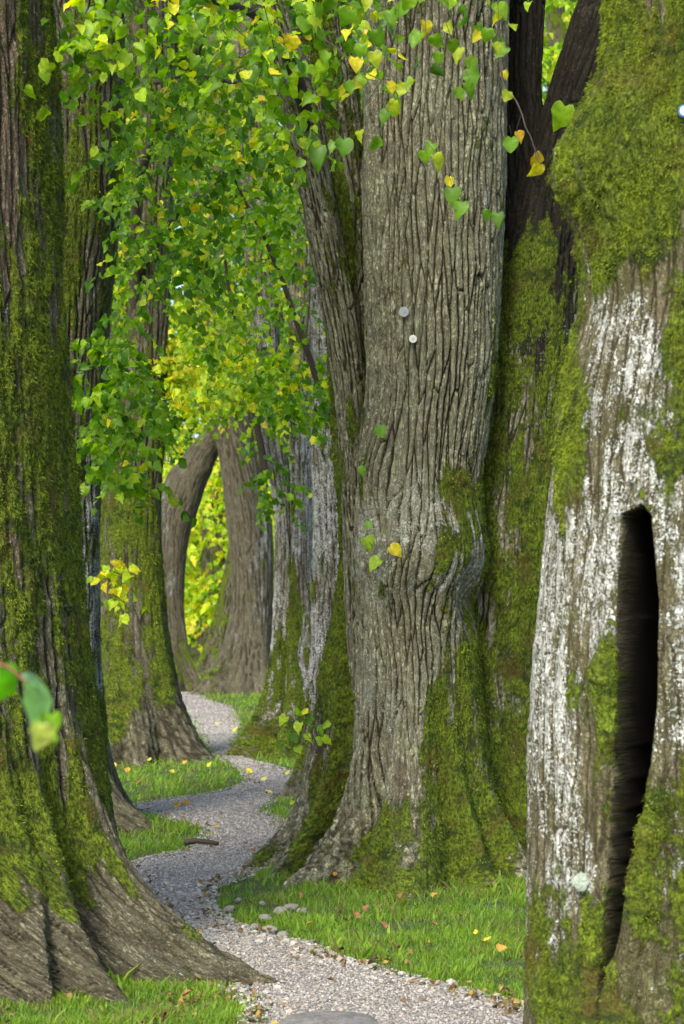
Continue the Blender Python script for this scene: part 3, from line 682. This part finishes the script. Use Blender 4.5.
T9b = tube(13.4, [(185, 520, 545), (215, 506, 565), (260, 492, 580), (340, 480, 582), (440, 472, 578), (540, 455, 566), (640, 445, 560), (740, 440, 558), (860, 432, 560)],
           lobes=[(25, .35, .34, 12), (-15, .40, .34, 12), (70, .45, .3, 18), (140, .4, .3, 20)], bumps=[(535, 560, 30, 60, .05)],
           moss=mA+[(545, 480, 40, 200, .45), (500, 310, 15, 60, .3), (520, 250, 20, 60, -.3)], lich=[(515, 260, 18, 80, .5), (520, 560, 10, 40, .3)], tint=[(530, 600, 20, 120, .55), (550, 280, 12, 60, .6)],
           mbase=.3, mcap=.68, tbase=-.35, seed=92, fur=.026, fscale=9, mthick=.024)
T9e = tube(13.1, [(-150, 232, 272), (0, 252, 288), (60, 268, 304), (130, 284, 320), (200, 300, 336), (280, 315, 350), (350, 328, 362), (430, 338, 370), (520, 342, 376), (620, 345, 384), (700, 352, 384), (871, 362, 390)],
           mbase=-.35, moss=[(340, 450, 20, 100, .5)], lich=[(300, 200, 40, 160, .2)], seed=93, fur=.02, fscale=12, wob=.03)
T9f = tube(13.3, [(-150, 282, 330), (0, 290, 345), (60, 300, 352), (150, 308, 364), (250, 322, 374), (350, 330, 378), (450, 336, 382), (550, 342, 386), (600, 338, 388), (650, 328, 392), (700, 322, 396), (760, 320, 400), (800, 322, 402), (868, 322, 405)],
           lobes=[(-72, .58, .36, 18), (-38, .62, .34, 12), (0, .2, .3, 14)], moss=[(350, 460, 30, 160, .5), (335, 700, 28, 120, 1.0), (330, 250, 30, 100, .25), (300, 850, 50, 50, -.15)],
           mbase=.2, mcap=.75, seed=94, fur=.024, fscale=10, mthick=.03)
build_tubes('trunk', [T9a, T9b, T9e, T9f], BARK['grey'], t9)
T9c = tube(13.35, [(-200, 512, 548), (0, 509, 546), (80, 507, 542), (150, 503, 546), (230, 498, 552), (300, 500, 540)], mbase=-.6, lich=[(510, 60, 6, 100, .2)], seed=95, fur=.02, fscale=11)
T9d = tube(13.3, [(-150, 632, 700), (-40, 600, 665), (0, 578, 650), (50, 560, 630), (100, 544, 610), (150, 528, 592), (210, 512, 584), (280, 500, 580), (360, 500, 574), (440, 512, 562), (500, 525, 550)], moss=[(530, 330, 60, 110, .75), (560, 210, 30, 60, .3)], mbase=-.3, seed=96, fur=.022, fscale=10, wob=.08)
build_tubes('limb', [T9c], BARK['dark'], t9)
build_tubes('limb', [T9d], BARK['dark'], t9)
moss_strands([T9a, T9b, T9e, T9f, T9d], 76000, t9, .026, .0028)

# T10 right foreground -------------------------------------------------------
t10 = tree('linden_tree', (1.19, 7.3, 0), 'right foreground linden, white lichen and moss on its trunk, split by a tall black cleft')
mR = [(672, 420, 34, 70, .8), (570, 380, 14, 70, .5), (630, 600, 9, 160, -.4), (660, 450, 30, 60, .5), (600, 160, 60, 140, .5), (560, 500, 14, 80, .25), (600, 1000, 60, 60, .4), (645, 760, 14, 40, .3), (660, 900, 30, 120, .45), (600, 780, 40, 120, .25), (640, 120, 90, 170, .9), (585, 150, 30, 60, .8), (570, 430, 22, 60, .45), (605, 420, 14, 30, .5), (680, 400, 30, 80, .9), (590, 690, 32, 38, 1.5), (615, 760, 20, 60, .6), (600, 870, 40, 70, .8), (565, 980, 34, 50, 1.1),
      (655, 830, 34, 50, 1.2), (680, 930, 24, 50, .6), (540, 660, 10, 30, .6), (605, 800, 26, 150, .45), (590, 960, 40, 60, .4), (670, 760, 20, 60, .4), (575, 480, 12, 60, .35), (575, 600, 14, 16, .55), (615, 350, 26, 50, -.8), (548, 800, 12, 200, -.3)]
lR = [(615, 345, 30, 50, 1.3), (590, 540, 50, 110, 1.5), (640, 470, 16, 40, .8), (570, 640, 50, 80, .6), (550, 850, 26, 160, .5), (545, 720, 22, 120, 1.2), (600, 650, 24, 100, .7), (672, 640, 22, 110, 1.5), (665, 850, 20, 80, .8), (620, 740, 8, 60, .5), (535, 900, 14, 120, .8), (640, 960, 40, 40, .6), (590, 460, 30, 60, .8), (600, 900, 40, 60, .1)]
Y = 7.3
T10 = tube(Y, [(-200, 612, 800), (0, 607, 800), (60, 605, 805), (100, 597, 806), (150, 588, 808), (200, 585, 810), (300, 584, 812), (350, 573, 815), (400, 563, 820), (450, 556, 824), (500, 549, 830), (600, 539, 838), (700, 531, 845), (850, 528, 850), (1000, 526, 855), (1100, 520, 860)],
           lobes=[(-80, .03, .16, 20), (-25, .3, .18, 12), (30, .3, .2, 15), (90, .4, .3, 20), (160, .4, .3, 20)],
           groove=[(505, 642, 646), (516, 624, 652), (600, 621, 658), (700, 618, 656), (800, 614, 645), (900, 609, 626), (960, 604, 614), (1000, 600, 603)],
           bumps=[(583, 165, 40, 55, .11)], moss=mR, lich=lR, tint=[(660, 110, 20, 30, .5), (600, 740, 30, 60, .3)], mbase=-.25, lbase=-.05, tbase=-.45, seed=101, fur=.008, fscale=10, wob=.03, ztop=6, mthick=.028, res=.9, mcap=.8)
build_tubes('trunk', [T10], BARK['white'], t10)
moss_strands([T10], 90000, t10, .020, .0016)
print('trunks done')

# small fixtures on the trunks ----------------------------------------------
def surf(tubes, px, py):
    """front-most trunk point seen at a pixel; used once to find where a fixture is nailed"""
    best = None
    for t in tubes:
        V = t['V']; u = V[:, 0]/V[:, 1]*F+CX; v = HY-(V[:, 2]-EYE)/V[:, 1]*F
        d = (u-px)**2+(v-py)**2; ok = np.where((d < 25) & (t['nrm'][:, 1] < 0))[0]
        if len(ok):
            k = ok[np.argmin(V[ok, 1])]
            if best is None or V[k, 1] < best[0][1]: best = (V[k], t['nrm'][k])
    return best
def disc(name, loc, nrm, rad, thick, mat, parent, nseg=20, irregular=0):
    n = Vector(nrm).normalized(); q = n.to_track_quat('Z', 'Y'); V = []; 
    prof = [(1, 0), (1, .8), (.9, 1), (.25, 1.0), (0, 1.0)]
    rr = [1+irregular*math.sin(k*2.1+rad*99)*math.cos(k*1.3) for k in range(nseg)]
    for pr_, h in prof:
        for k in range(nseg):
            a_ = 2*math.pi*k/nseg; V.append(q @ Vector((math.cos(a_)*rad*pr_*rr[k], math.sin(a_)*rad*pr_*rr[k], h*thick))+Vector(loc))
    qd = quads(len(prof), nseg)
    return link(name, rawmesh(name, np.array([v[:] for v in V]), qd, np.full(len(qd), 4), mat, None, irregular > 0), parent)
for (tb, par, px, py, r_, mt, lab) in ((T9a, t9, 413, 339, 4.0, M_TAG, 'small round white tag nailed to the bark'), (T9a, t9, 404, 312, 5, M_TAG2, 'dull grey tag nailed above the white one'),
                                       (T8, t8, 333, 434, 3.2, M_TAG, None), (T10, t10, 685, 111, 5, M_TAG, 'white tag with a blue rim')):
    s_ = surf([tb], px, py)
    if s_ is None: print('no surf', px, py); continue
    loc = P(px, py, s_[0][1]-.012); rad = r_/F*s_[0][1]
    nn = s_[1]*.3+np.array([0, -1, 0])
    if lab and 'blue' in lab:
        o = disc('tag', loc+np.array([0, .006, 0]), nn, rad*1.35, .006, M_BLUE, par); disc('tag_face', loc, nn, rad, .004, M_TAG, o)
    else:
        o = disc('tag', loc, nn, rad, .006, mt, par); disc('nail', loc-np.array([0, .007, 0]), nn, rad*.18, .004, M_TAG2, o, 8)
    if lab: o['label'] = lab
s_ = surf([T10], 581, 882)
if s_ is not None: disc('lichen_rosette', P(581, 882, s_[0][1]-.01), s_[1]*.5+np.array([0, -1, 0]), 9/F*6.9, .006, M_LICH, t10, 28, .22)['label'] = 'round pale green lichen rosette on the mossy bark'

# ---------------------------------------------------------------- branches
def branch(parent, pts, r0, r1, mat=None, name='branch'):
    """pts: (px, py, Y)"""
    a = Acc(); W = np.array([P(*p) for p in pts]); t = np.linspace(0, 1, len(W)); tt = np.linspace(0, 1, len(W)*6)
    S = np.stack([cubic(t, W[:, k], tt) for k in range(3)], 1); S += .012*np.stack([noise(tt*14, k, 0, 3) for k in range(3)], 1)
    stick(a, S, r0, r1, 8); return a.build(name, mat or M_TWIG, parent)
branch(t2, [(100, 60, 15.4), (140, 82, 14.6), (185, 76, 13.8), (215, 79, 13.2), (252, 84, 12.8)], .024, .010)
branch(t2, [(185, 80, 13.8), (198, 60, 13.6), (205, 30, 13.4), (222, -5, 13.2)], .014, .006)
branch(t3, [(133, 330, 22), (136, 215, 21.5), (143, 168, 21), (162, 118, 20.5), (180, 86, 20), (205, 30, 19.5), (215, -20, 19)], .06, .03)
branch(t3, [(140, 270, 21.8), (168, 226, 21), (186, 203, 20.5), (212, 188, 20), (225, 170, 19.8)], .05, .02)
branch(t3, [(175, 216, 20.9), (205, 196, 20), (240, 192, 19.5), (270, 200, 19), (302, 206, 18.6)], .035, .022)
branch(t9, [(310, 130, 13.1), (290, 60, 12.2), (262, 20, 11.5), (215, 0, 10.8), (120, -30, 10)], .05, .012)
branch(t9, [(318, -40, 12.6), (310, 15, 11.0), (340, 52, 9.8), (360, 66, 9.4), (380, 80, 9.2)], .005, .0018)
branch(t9, [(505, -60, 12), (500, 60, 9.2), (518, 105, 8.9), (532, 140, 8.8), (541, 166, 8.7)], .006, .0015)
branch(t8, [(330, 420, 17.7), (300, 330, 17.3), (270, 250, 17), (235, 180, 16.6)], .03, .01)
branch(t7, [(265, 470, 22.6), (252, 400, 22.4), (236, 330, 22), (225, 260, 21.6)], .04, .015)

# ---------------------------------------------------------------- foliage
def crown(parent, boxes, leaf, near=True, twigs=True, name='crown', **kw):
    la, ta = Acc(), Acc(); cloud(boxes, la, ta if twigs else None, leaf, **kw)
    la.build(name, M_LEAF, parent)
    if twigs: ta.build('twigs', M_TWIG, parent)
# near canopy on the main tree (upper edge of the picture)
crown(t9, [(70, -60, 300, 62, 9.0, 11.5, 60, .52, .10), (230, -50, 400, 70, 9.0, 11, 34, .52, .16), (60, 30, 110, 90, 9.5, 11, 8, .65, .15), (240, 40, 330, 150, 10.5, 12, 12, .55, .1), (380, -70, 500, -20, 8.8, 10, 8, .6, .1)], .058, nleaf=(6, 11), length=(.22, .42))
# second row
crown(t2, [(112, 20, 280, 210, 11.8, 14.2, 76, .42, .14), (122, 170, 220, 320, 13, 14.8, 34, .45, .08)], .056, length=(.25, .5))
crown(t2, [(70, 280, 150, 400, 13.6, 14.9, 34, .42, .03), (78, 380, 158, 500, 13.6, 14.9, 40, .46, .04)], .062, name='trunk_shoots', nleaf=(7, 12), length=(.2, .4))
crown(t3, [(110, 60, 330, 300, 17, 21, 90, .42, .16), (150, 240, 300, 400, 19, 22, 60, .5, .3)], .062, length=(.3, .6))
crown(t8, [(240, 60, 330, 340, 14.5, 17, 70, .5, .10), (262, 320, 338, 430, 15.5, 17.2, 30, .5, .15)], .056, length=(.25, .5))
crown(t7, [(165, 310, 262, 400, 20, 22.5, 60, .95, .6), (220, 330, 300, 410, 20, 22.3, 34, .5, .3), (258, 440, 285, 500, 21.5, 22.2, 8, .3, .05)], .072, length=(.3, .5))
crown(t4, [(90, -40, 360, 330, 28, 36, 230, .25, .12), (150, 290, 250, 405, 30, 36, 80, .9, .55), (90, 60, 350, 400, 26, 30, 90, .3, .2)], .075, twigs=False, length=(.5, 1.0), nleaf=(12, 20))  # upper box: leaf colour darkened to stand in for canopy shade
crown(t5, [(80, -40, 380, 430, 38, 46, 420, .2, .1), (300, 200, 360, 470, 26, 33, 60, .45, .15)], .10, twigs=False, length=(.6, 1.2), nleaf=(14, 22))  # dark leaf green paints the shaded gaps behind the nearer foliage
crown(t6, [(150, 300, 330, 520, 46, 52, 90, .9, .6)], .10, twigs=False, length=(.6, 1.2), nleaf=(14, 22))
# the crowns overhead, above the picture: they shade the avenue
def upper_crown(parent, cx, cy, n, rad=2.6):
    la = Acc(); m = n*3; x = cx+rng.normal(size=m)*rad*.6; y = cy+rng.normal(size=m)*rad*.6
    z0 = EYE+(HY+60)/F*(y+1)+1.0; z = z0+rng.uniform(0, 3.5, m)
    i = np.argsort(-(noise(x*.9, y*.9, z*.9, 66)+.2*rng.random(m)))[:n]
    sprays(np.stack([x, y, z], 1)[i], .15, .45, .1, (12, 20), (.5, 1.0), None, la, 0, .2); la.build('upper_crown', M_LEAF, parent)
for (p_, cx, cy, n) in ((t1, -2.6, 9.6, 90), (t2, -2.8, 15.4, 90), (t3, -2.6, 22, 90), (t7, 0, 23, 80), (t8, .6, 18, 80), (t9, 1.2, 13.5, 130), (t10, 2.4, 8.2, 80)): upper_crown(p_, cx, cy, n)
# yellow-green trees standing further back
for (nm, bx, Yb, lab, bs) in (
    ('linden_tree', 215, 58, 'far yellow-leaved tree glowing through the pointed arch', [(150, 440, 300, 640, 54, 62, 300, .85, .55)]),
    ('linden_tree', 560, 45, 'far tree with bright green leaves seen through the fork of the main linden', [(480, -60, 680, 140, 40, 50, 160, .75, .2)]),
    ('linden_tree', 120, 70, 'farthest dark green tree, filling the gap low behind the arch', [(-100, 330, 420, 670, 66, 76, 420, .25, .1), (-60, -60, 420, 360, 60, 72, 620, .3, .15)])):
    o = tree(nm, (P(bx, 0, Yb)[0], Yb, 0), lab, 'lindens far beyond the avenue')
    tk = tube(Yb, [(-100, bx-14, bx+14), (300, bx-12, bx+12), (600, bx-14, bx+14), (ROWG(Yb)+3, bx-17, bx+17)], lobes=[(60, .4, .4, 20), (-60, .4, .4, 20)], mbase=.1, seed=Yb, fur=.03, fscale=6)
    build_tubes('trunk', [tk], BARK['brown'], o)
    crown(o, bs, .15, twigs=False, length=(.8, 1.8), nleaf=(18, 30))
# the wood beyond
la = Acc()
m = 5000; O = np.stack([rng.uniform(-26, 26, m), rng.uniform(84, 96, m), rng.uniform(0, 30, m)], 1)
sprays(O, .34, .3+.4*noise(O[:, 0]*.3, O[:, 1]*.3, O[:, 2]*.3, 3), .12, (16, 26), (1.5, 3.2), None, la)
w_ = la.build('woodland', M_LEAF); tag(w_, 'green leafy woodland closing the view behind the avenue', 'woodland', kind='stuff')

# individual hanging leaves in front of the main trunk
la, ta = Acc(), Acc()
HANG = [(432, 152, 18, .5, 0), (424, 158, 16, .45, 0), (434, 165, 20, .6, 1), (449, 184, 15, .9, 2), (452, 198, 22, .3, 0), (462, 211, 20, .3, 0), (484, 218, 16, .3, 0), (498, 221, 17, .35, 0), (344, 150, 22, .25, 0), (334, 148, 14, .4, 0),
        (316, 160, 26, .3, 0), (302, 166, 14, .4, 0), (360, 138, 16, .6, 1), (376, 145, 17, .35, 0), (362, 52, 16, .5, 0), (374, 60, 18, .7, 1), (355, 66, 18, .8, 2), (346, 90, 16, .4, 0), (376, 40, 22, .3, 0), (390, 88, 14, .8, 2),
        (402, 90, 16, .6, 1), (414, 88, 18, .6, 0), (395, 110, 20, .7, 1), (388, 120, 18, .3, 0), (425, 30, 18, .8, 2), (420, 42, 20, .4, 0), (434, 44, 18, .5, 0), (448, 30, 16, .6, 1), (452, 48, 17, .5, 0), (440, 60, 16, .4, 0), (460, 56, 18, .6, 1),
        (468, 66, 18, .5, 0), (470, 78, 20, .35, 0), (466, 92, 20, .35, 0), (456, 96, 16, .5, 0), (478, 38, 14, .9, 2), (488, 36, 16, .4, 0), (498, 46, 20, .5, 0), (506, 56, 20, .5, 0), (494, 50, 14, .8, 1), (508, 98, 15, .7, 1), (504, 76, 11, .8, 2),
        (511, 146, 18, .5, 0), (517, 138, 13, .8, 3), (536, 162, 19, .8, 3), (540, 173, 20, .8, 2), (565, 120, 30, .75, 0), (390, 20, 20, .4, 0), (404, 12, 18, .4, 0), (412, 5, 20, .5, 0), (440, 8, 20, .5, 0), (428, -2, 20, .4, 0), (350, 20, 22, .4, 0), (330, 8, 24, .5, 0), (366, 6, 20, .7, 1),
        (292, 45, 20, .7, 2), (300, 72, 18, .5, 0), (268, 75, 18, .4, 0), (328, 60, 16, .5, 0)]
pp, aa, nn, ss, cc = [], [], [], [], []
for (x, y, s, g, kind) in HANG:
    Yh = rng.uniform(8.4, 9.6); sz = s/F*Yh*.78
    pp.append(P(x, y-s*.45, Yh)); aa.append([rng.normal()*.45, rng.normal()*.3, -1]); nn.append([rng.normal()*.5, -1.0, .35+rng.normal()*.3]); ss.append(sz)
    c = leafcol(1, g, 0, .05)[0] if kind == 0 else {1: np.array([.40, .48, .03]), 2: np.array([.65, .55, .03]), 3: np.array([.62, .38, .03])}[kind]
    cc.append(c); p0 = pp[-1]; stick(ta, [p0+np.array([rng.normal()*.02, .02, .05+.03*rng.random()]), p0+np.array([0, 0, .02]), p0], .0012, .0009, 3)
R_ = leaf_geo(np.array(pp), np.array(aa), np.array(nn), np.array(ss), np.array(cc)); la.add(*R_[:3], col=R_[3])
for pts in ([(440, -40, 9.2), (442, 10, 9.1), (455, 50, 9), (470, 80, 9)], [(400, -40, 9.1), (398, 30, 9), (396, 90, 9)], [(420, -50, 9.1), (428, 60, 9.0), (436, 130, 9), (458, 195, 9), (478, 212, 9), (498, 214, 9)], [(385, 75, 9.1), (350, 128, 9.1), (318, 152, 9)], [(495, -40, 9), (500, 40, 9)]):
    stick(ta, np.array([P(*p) for p in pts]), .0022, .0010, 4)
la.build('hanging_leaves', M_LEAF, t9); ta.build('twigs', M_TWIG, t9)
# shoots on the main trunk
def shoot(parent, pts, name='shoot'):
    la, ta = Acc(), Acc(); pp, aa, nn, ss, cc = [], [], [], [], []
    for (x, y, Yh, s, c) in pts:
        pp.append(P(x, y-s*.4, Yh)); aa.append([rng.normal()*.5, -.2, -1]); nn.append([rng.normal()*.4, -1, .4]); ss.append(s/F*Yh); cc.append(c)
    W = np.array(pp); R_ = leaf_geo(W, np.array(aa, float), np.array(nn, float), np.array(ss), np.array(cc)); la.add(*R_[:3], col=R_[3])
    stick(ta, W+np.array([0, .015, .01]), .002, .001, 4)
    o = la.build(name, M_LEAF, parent); ta.build('stem', M_TWIG, o)
G1, G2, YL = (.14, .32, .02), (.30, .46, .03), (.65, .55, .03)
shoot(t9, [(369, 525, 12.5, 9, G1), (366, 543, 12.45, 13, G2), (380, 566, 12.4, 14, G2), (391, 552, 12.35, 14, YL)])
shoot(t9, [(377, 432, 12.6, 12, G1), (363, 470, 12.6, 9, G1)])
# yellow-green shoot hanging against the third tree
la, ta = Acc(), Acc()
cloud([(98, 525, 122, 605, 14.4, 14.8, 10, .85, .5)], la, ta, .062, nleaf=(4, 7), length=(.1, .2)); o = la.build('shoot', M_LEAF, t2); ta.build('stem', M_TWIG, o)
# leafy sprig at the foot of the main tree
sp = empty('sapling', P(322, 800, 12.5), 'small leafy sapling sprouting beside the left root of the main tree', 'plant')
la, ta = Acc(), Acc()
for (x, y, s) in ((286, 722, 13), (296, 714, 12), (300, 728, 14), (290, 740, 13), (304, 742, 12), (312, 722, 12), (318, 732, 14), (324, 742, 13), (296, 752, 12), (308, 716, 10), (330, 728, 11), (282, 748, 10), (316, 745, 12)):
    s = s*.78; Yh = rng.uniform(12.1, 12.4); R_ = leaf_geo(P(x, y-5, Yh)[None], np.array([[rng.normal()*.9, rng.normal()*.4, -.6]]), np.array([[rng.normal()*.6, -.7, .7]]), np.array([s/F*Yh]), leafcol(1, .7, .1)); la.add(*R_[:3], col=R_[3])
    stick(ta, np.array([P(326, 790, 12.5), P(322, 755, 12.3), P((x+320)/2, (y+735)/2, 12.3), P(x, y-4, Yh)]), .003, .001, 4)
la.build('foliage', M_LEAF, sp); ta.build('stem', M_TWIG, sp)
sp2 = empty('seedling', P(304, 815, 15.5), 'low cluster of seedling leaves in the grass behind the left root of the main tree', 'plant')
la, ta = Acc(), Acc()
for k in range(10):
    x, y = 300+rng.normal()*6, 806+rng.normal()*4; R_ = leaf_geo(P(x, y, 15.6)[None], rng.normal(size=(1, 3)), np.array([[rng.normal()*.4, -.4, 1]]), np.array([.06]), leafcol(1, .75, .1)); la.add(*R_[:3], col=R_[3]); stick(ta, np.array([P(304, 826, 15.5), P(x, y, 15.6)]), .002, .001, 4)
la.build('foliage', M_LEAF, sp2); ta.build('stem', M_TWIG, sp2)
# out-of-focus sprig close to the camera at left
ns = empty('leafy_twig', P(-30, 650, 3.3), 'blurred twig with drooping narrow leaves close to the viewer at the left edge', 'twig')
la, ta = Acc(), Acc(); Yh = 3.3
for (x, y, s, ax, nm, c) in ((0, 668, 50, (-.1, 0, -1), (.9, -.5, .1), (.16, .46, .02)), (33, 686, 48, (.32, 0, -1), (.95, -.42, .2), (.30, .52, .16)), (52, 715, 34, (.15, .1, -1), (-.7, -.8, 0), (.22, .42, .04)), (42, 725, 26, (-.15, 0, -1), (.3, -1, 0), (.6, .6, .15)), (22, 680, 22, (.9, 0, -.5), (0, -.6, 1), (.2, .38, .2))):
    R_ = leaf_geo(P(x, y, Yh)[None], np.array([ax], float), np.array([nm], float), np.array([s/F*Yh]), np.array([c])); la.add(*R_[:3], col=R_[3])
stick(ta, np.array([P(-60, 640, Yh), P(-10, 660, Yh), P(10, 668, Yh), P(24, 680, Yh), P(36, 690, Yh)]), .0035, .0015, 6)
la.build('foliage', M_LEAF, ns); ta.build('stem', plainmat('red twig', (.20, .07, .05), (.28, .10, .06), 60), ns)
print('foliage done')

# ---------------------------------------------------------------- stones, fallen leaves, slab
def ground_at(px, py):
    Y = EYE*F/(py-HY); X = (px-CX)/F*Y; return X, Y, float(gz(X, Y))
import bmesh
STM = []
for k in range(6):
    bm = bmesh.new(); bmesh.ops.create_icosphere(bm, subdivisions=3, radius=1); V = np.array([v.co[:] for v in bm.verts]); bm.free()
    bm = bmesh.new(); bmesh.ops.create_icosphere(bm, subdivisions=3, radius=1)
    n_ = 1+.6*noise(V[:, 0]*1.1, V[:, 1]*1.1, V[:, 2]*1.1, 60+k)+.12*noise(V[:, 0]*4, V[:, 1]*4, V[:, 2]*4, 70+k)
    for v, s in zip(bm.verts, n_): v.co *= float(s); v.co.z *= .62
    me = bpy.data.meshes.new('stone'); bm.to_mesh(me); bm.free(); me.materials.append(M_STONE); me.polygons.foreach_set('use_smooth', [True]*len(me.polygons)); STM.append(me)
for k, (x, y, s) in enumerate(STONES):
    X, Y, Z = ground_at(x, y+s*.5); o = bpy.data.objects.new('stone', STM[k % 6]); SC.collection.objects.link(o)
    r_ = s/F*Y*.82; o.location = (X, Y, Z+r_*.45); o.scale = (r_, r_*.8, r_*.85); o.rotation_euler = (rng.uniform(-.3, .3), rng.uniform(-.3, .3), rng.uniform(0, 6.28))
    lab = ('pale rounded stone bedded in the grass edge in front of the main tree' if x > 236 and y < 945 else 'small grey stone at the inner bend of the gravel path below the main tree' if x > 196 and y < 945
           else 'little dark stone lying on gravel beside the root of the left foreground tree' if y < 945 else 'tiny dark stone at the lower edge of the right grass verge')
    tag(o, lab, 'stone', 'stones edging the gravel path')
FLM = []
FC = [(.62, .50, .05), (.50, .28, .06), (.28, .12, .06), (.62, .58, .18), (.16, .09, .05)]
for k in range(5):
    V, Lp, tot, c = leaf_geo(np.zeros((1, 3)), np.array([[0, 1., 0]]), np.array([[0, 0, 1.]]), np.array([1.]), np.array([FC[k]]), fold=.35, curl=-.15)
    FLM.append(rawmesh('fallen_leaf', V-np.array([0, .5, 0]), Lp, tot, M_FALL, {'col': c}))
FALL = [(184, 806, 1, 9, 'curled orange leaf on the gravel at the middle bend of the path'), (178, 808, 1, 7, None), (249, 774, 0, 8, None), (265, 782, 3, 8, None), (268, 795, 3, 9, None), (210, 770, 0, 6, None), (288, 776, 0, 6, None), (262, 770, 0, 6, None),
        (113, 770, 0, 8, 'yellow leaf on the grass right of the second tree root'), (128, 776, 1, 6, None), (172, 778, 0, 7, None), (150, 765, 0, 5, None), (186, 768, 1, 5, None), (140, 790, 2, 5, None), (270, 847, 2, 7, None), (255, 852, 2, 6, None), (262, 862, 4, 6, None), (246, 846, 4, 5, None),
        (36, 985, 1, 9, None), (117, 973, 1, 12, 'orange-brown leaf at the foot of the left foreground tree'), (188, 1008, 2, 9, None), (70, 1010, 2, 6, None), (100, 1020, 0, 5, None), (95, 950, 1, 10, None),
        (332, 884, 1, 8, None), (368, 918, 2, 8, None), (356, 925, 2, 7, None), (345, 930, 2, 6, None), (382, 938, 2, 8, None), (400, 905, 2, 6, None), (436, 905, 1, 7, None), (448, 883, 2, 12, 'large brown leaf lying against the foot of the main tree'), (420, 890, 4, 8, None), (502, 962, 1, 10, 'orange leaf on the right grass verge'), (488, 952, 0, 9, None), (522, 967, 4, 8, None), (433, 936, 2, 6, None), (460, 925, 2, 5, None), (508, 862, 1, 9, None), (476, 944, 0, 6, None), (300, 905, 2, 6, None), (310, 935, 1, 5, None),
        (296, 965, 4, 7, None), (330, 985, 4, 6, None), (228, 960, 2, 5, None), (402, 1008, 4, 7, None), (300, 1012, 2, 5, None), (255, 1005, 2, 6, None), (236, 735, 0, 6, None), (218, 725, 0, 5, None), (258, 735, 1, 5, None)]
for k, (x, y, c, s, lab) in enumerate(FALL):
    X, Y, Z = ground_at(x, y); o = bpy.data.objects.new('fallen_leaf', FLM[c]); SC.collection.objects.link(o)
    gsd = float(path_sd(np.array([X]), np.array([Y]))[0]); r_ = s/F*Y*.95
    o.location = (X, Y, Z+(.05 if gsd > 0 else .022)); o.scale = (r_,)*3; o.rotation_euler = (rng.uniform(.15, .7), rng.uniform(-.4, .4), rng.uniform(-1.5, 1.5))
    cn = ['yellow', 'orange', 'reddish brown', 'pale yellow', 'dark brown'][c]
    wh = ('on the gravel path' if gsd < 0 else 'in the grass')
    zn = ('near the left foreground tree' if x < 236 and y > 850 else 'in front of the main tree' if y > 870 else 'beside the middle bend' if y > 790 else 'along the far bend')
    tag(o, lab or f'{cn} fallen leaf lying {wh} {zn}', 'leaf', 'fallen autumn leaves')
# leaf litter: brown crumbs in the turf and along the path edge
n = 9000; y = 1/rng.uniform(1/30, 1/8.2, n); x = (rng.random(n)*2-1)*(370/F)*y; sdv = path_sd(x, y)
dn = noise(x*2.2, y*2.2, 0, 61)+.5*noise(x*7, y*7, 0, 62)+.55*np.exp(-np.maximum(0, sdv)/.12)*(sdv > -.1)
for (tx, ty, tr) in ((.35, 12.5, .55), (-1.6, 9.4, .7), (-1.9, 21.4, .8), (-.1, 13, .5)): dn = dn+.45*np.exp(-((x-tx)**2+(y-ty)**2)/tr**2)
k_ = (dn > .22+.3*rng.random(n)) & ((sdv > -.12) | (rng.random(n) < .10)); x, y, sdv = x[k_], y[k_], sdv[k_]; n = len(x)
pz = np.stack([x, y, gz(x, y)+np.where(sdv > 0, rng.uniform(.008, .035, n), .02)], 1)
cc_ = np.array([[.22, .11, .05], [.30, .17, .07], [.12, .07, .04], [.40, .27, .08]])[rng.integers(0, 4, n)]*rng.uniform(.6, 1.1, (n, 1))
R_ = leaf_geo(pz, rng.normal(size=(n, 3))*[1, 1, .3], rng.normal(size=(n, 3))*.45+[0, 0, 1], rng.uniform(.010, .030, n), cc_, fold=.5, curl=.5)
a = Acc(); a.add(*R_[:3], col=R_[3]); o = a.build('leaf_litter', M_FALL); tag(o, 'crumbled brown leaf litter in the turf and along the path edge', 'leaf litter', kind='stuff')
# broken bark / stick at the tip of the second tree's root
X, Y, Z = ground_at(200, 846); a = Acc()
pts = np.array([[X-.10, Y+.05, Z+.02], [X-.03, Y+.02, Z+.035], [X+.05, Y, Z+.03], [X+.12, Y-.03, Z+.022]]); stick(a, pts, .022, .012, 7)
o = a.build('stick', M_TWIG); tag(o, 'short dead brown stick on the path at the tip of the second left root', 'stick')
# slab of smooth rock at the bottom
X, Y, Z = ground_at(330, 1031)
bm = bmesh.new(); bmesh.ops.create_icosphere(bm, subdivisions=5, radius=1)
for v in bm.verts:
    c = v.co; n_ = 1+.18*float(noise(c.x*1.3, c.y*1.3, c.z, 90)); c.x *= .20*n_; c.y *= .26*n_; c.z = .05*(abs(c.z)**.6)*(1 if c.z > 0 else -1)
me = bpy.data.meshes.new('rock'); bm.to_mesh(me); bm.free(); me.materials.append(M_SLAB); me.polygons.foreach_set('use_smooth', [True]*len(me.polygons))
o = bpy.data.objects.new('rock', me); SC.collection.objects.link(o); o.location = (X, Y+.05, Z); tag(o, 'smooth flat grey rock sunk in the gravel at the bottom of the picture', 'rock')
print('objects', len(bpy.data.objects))
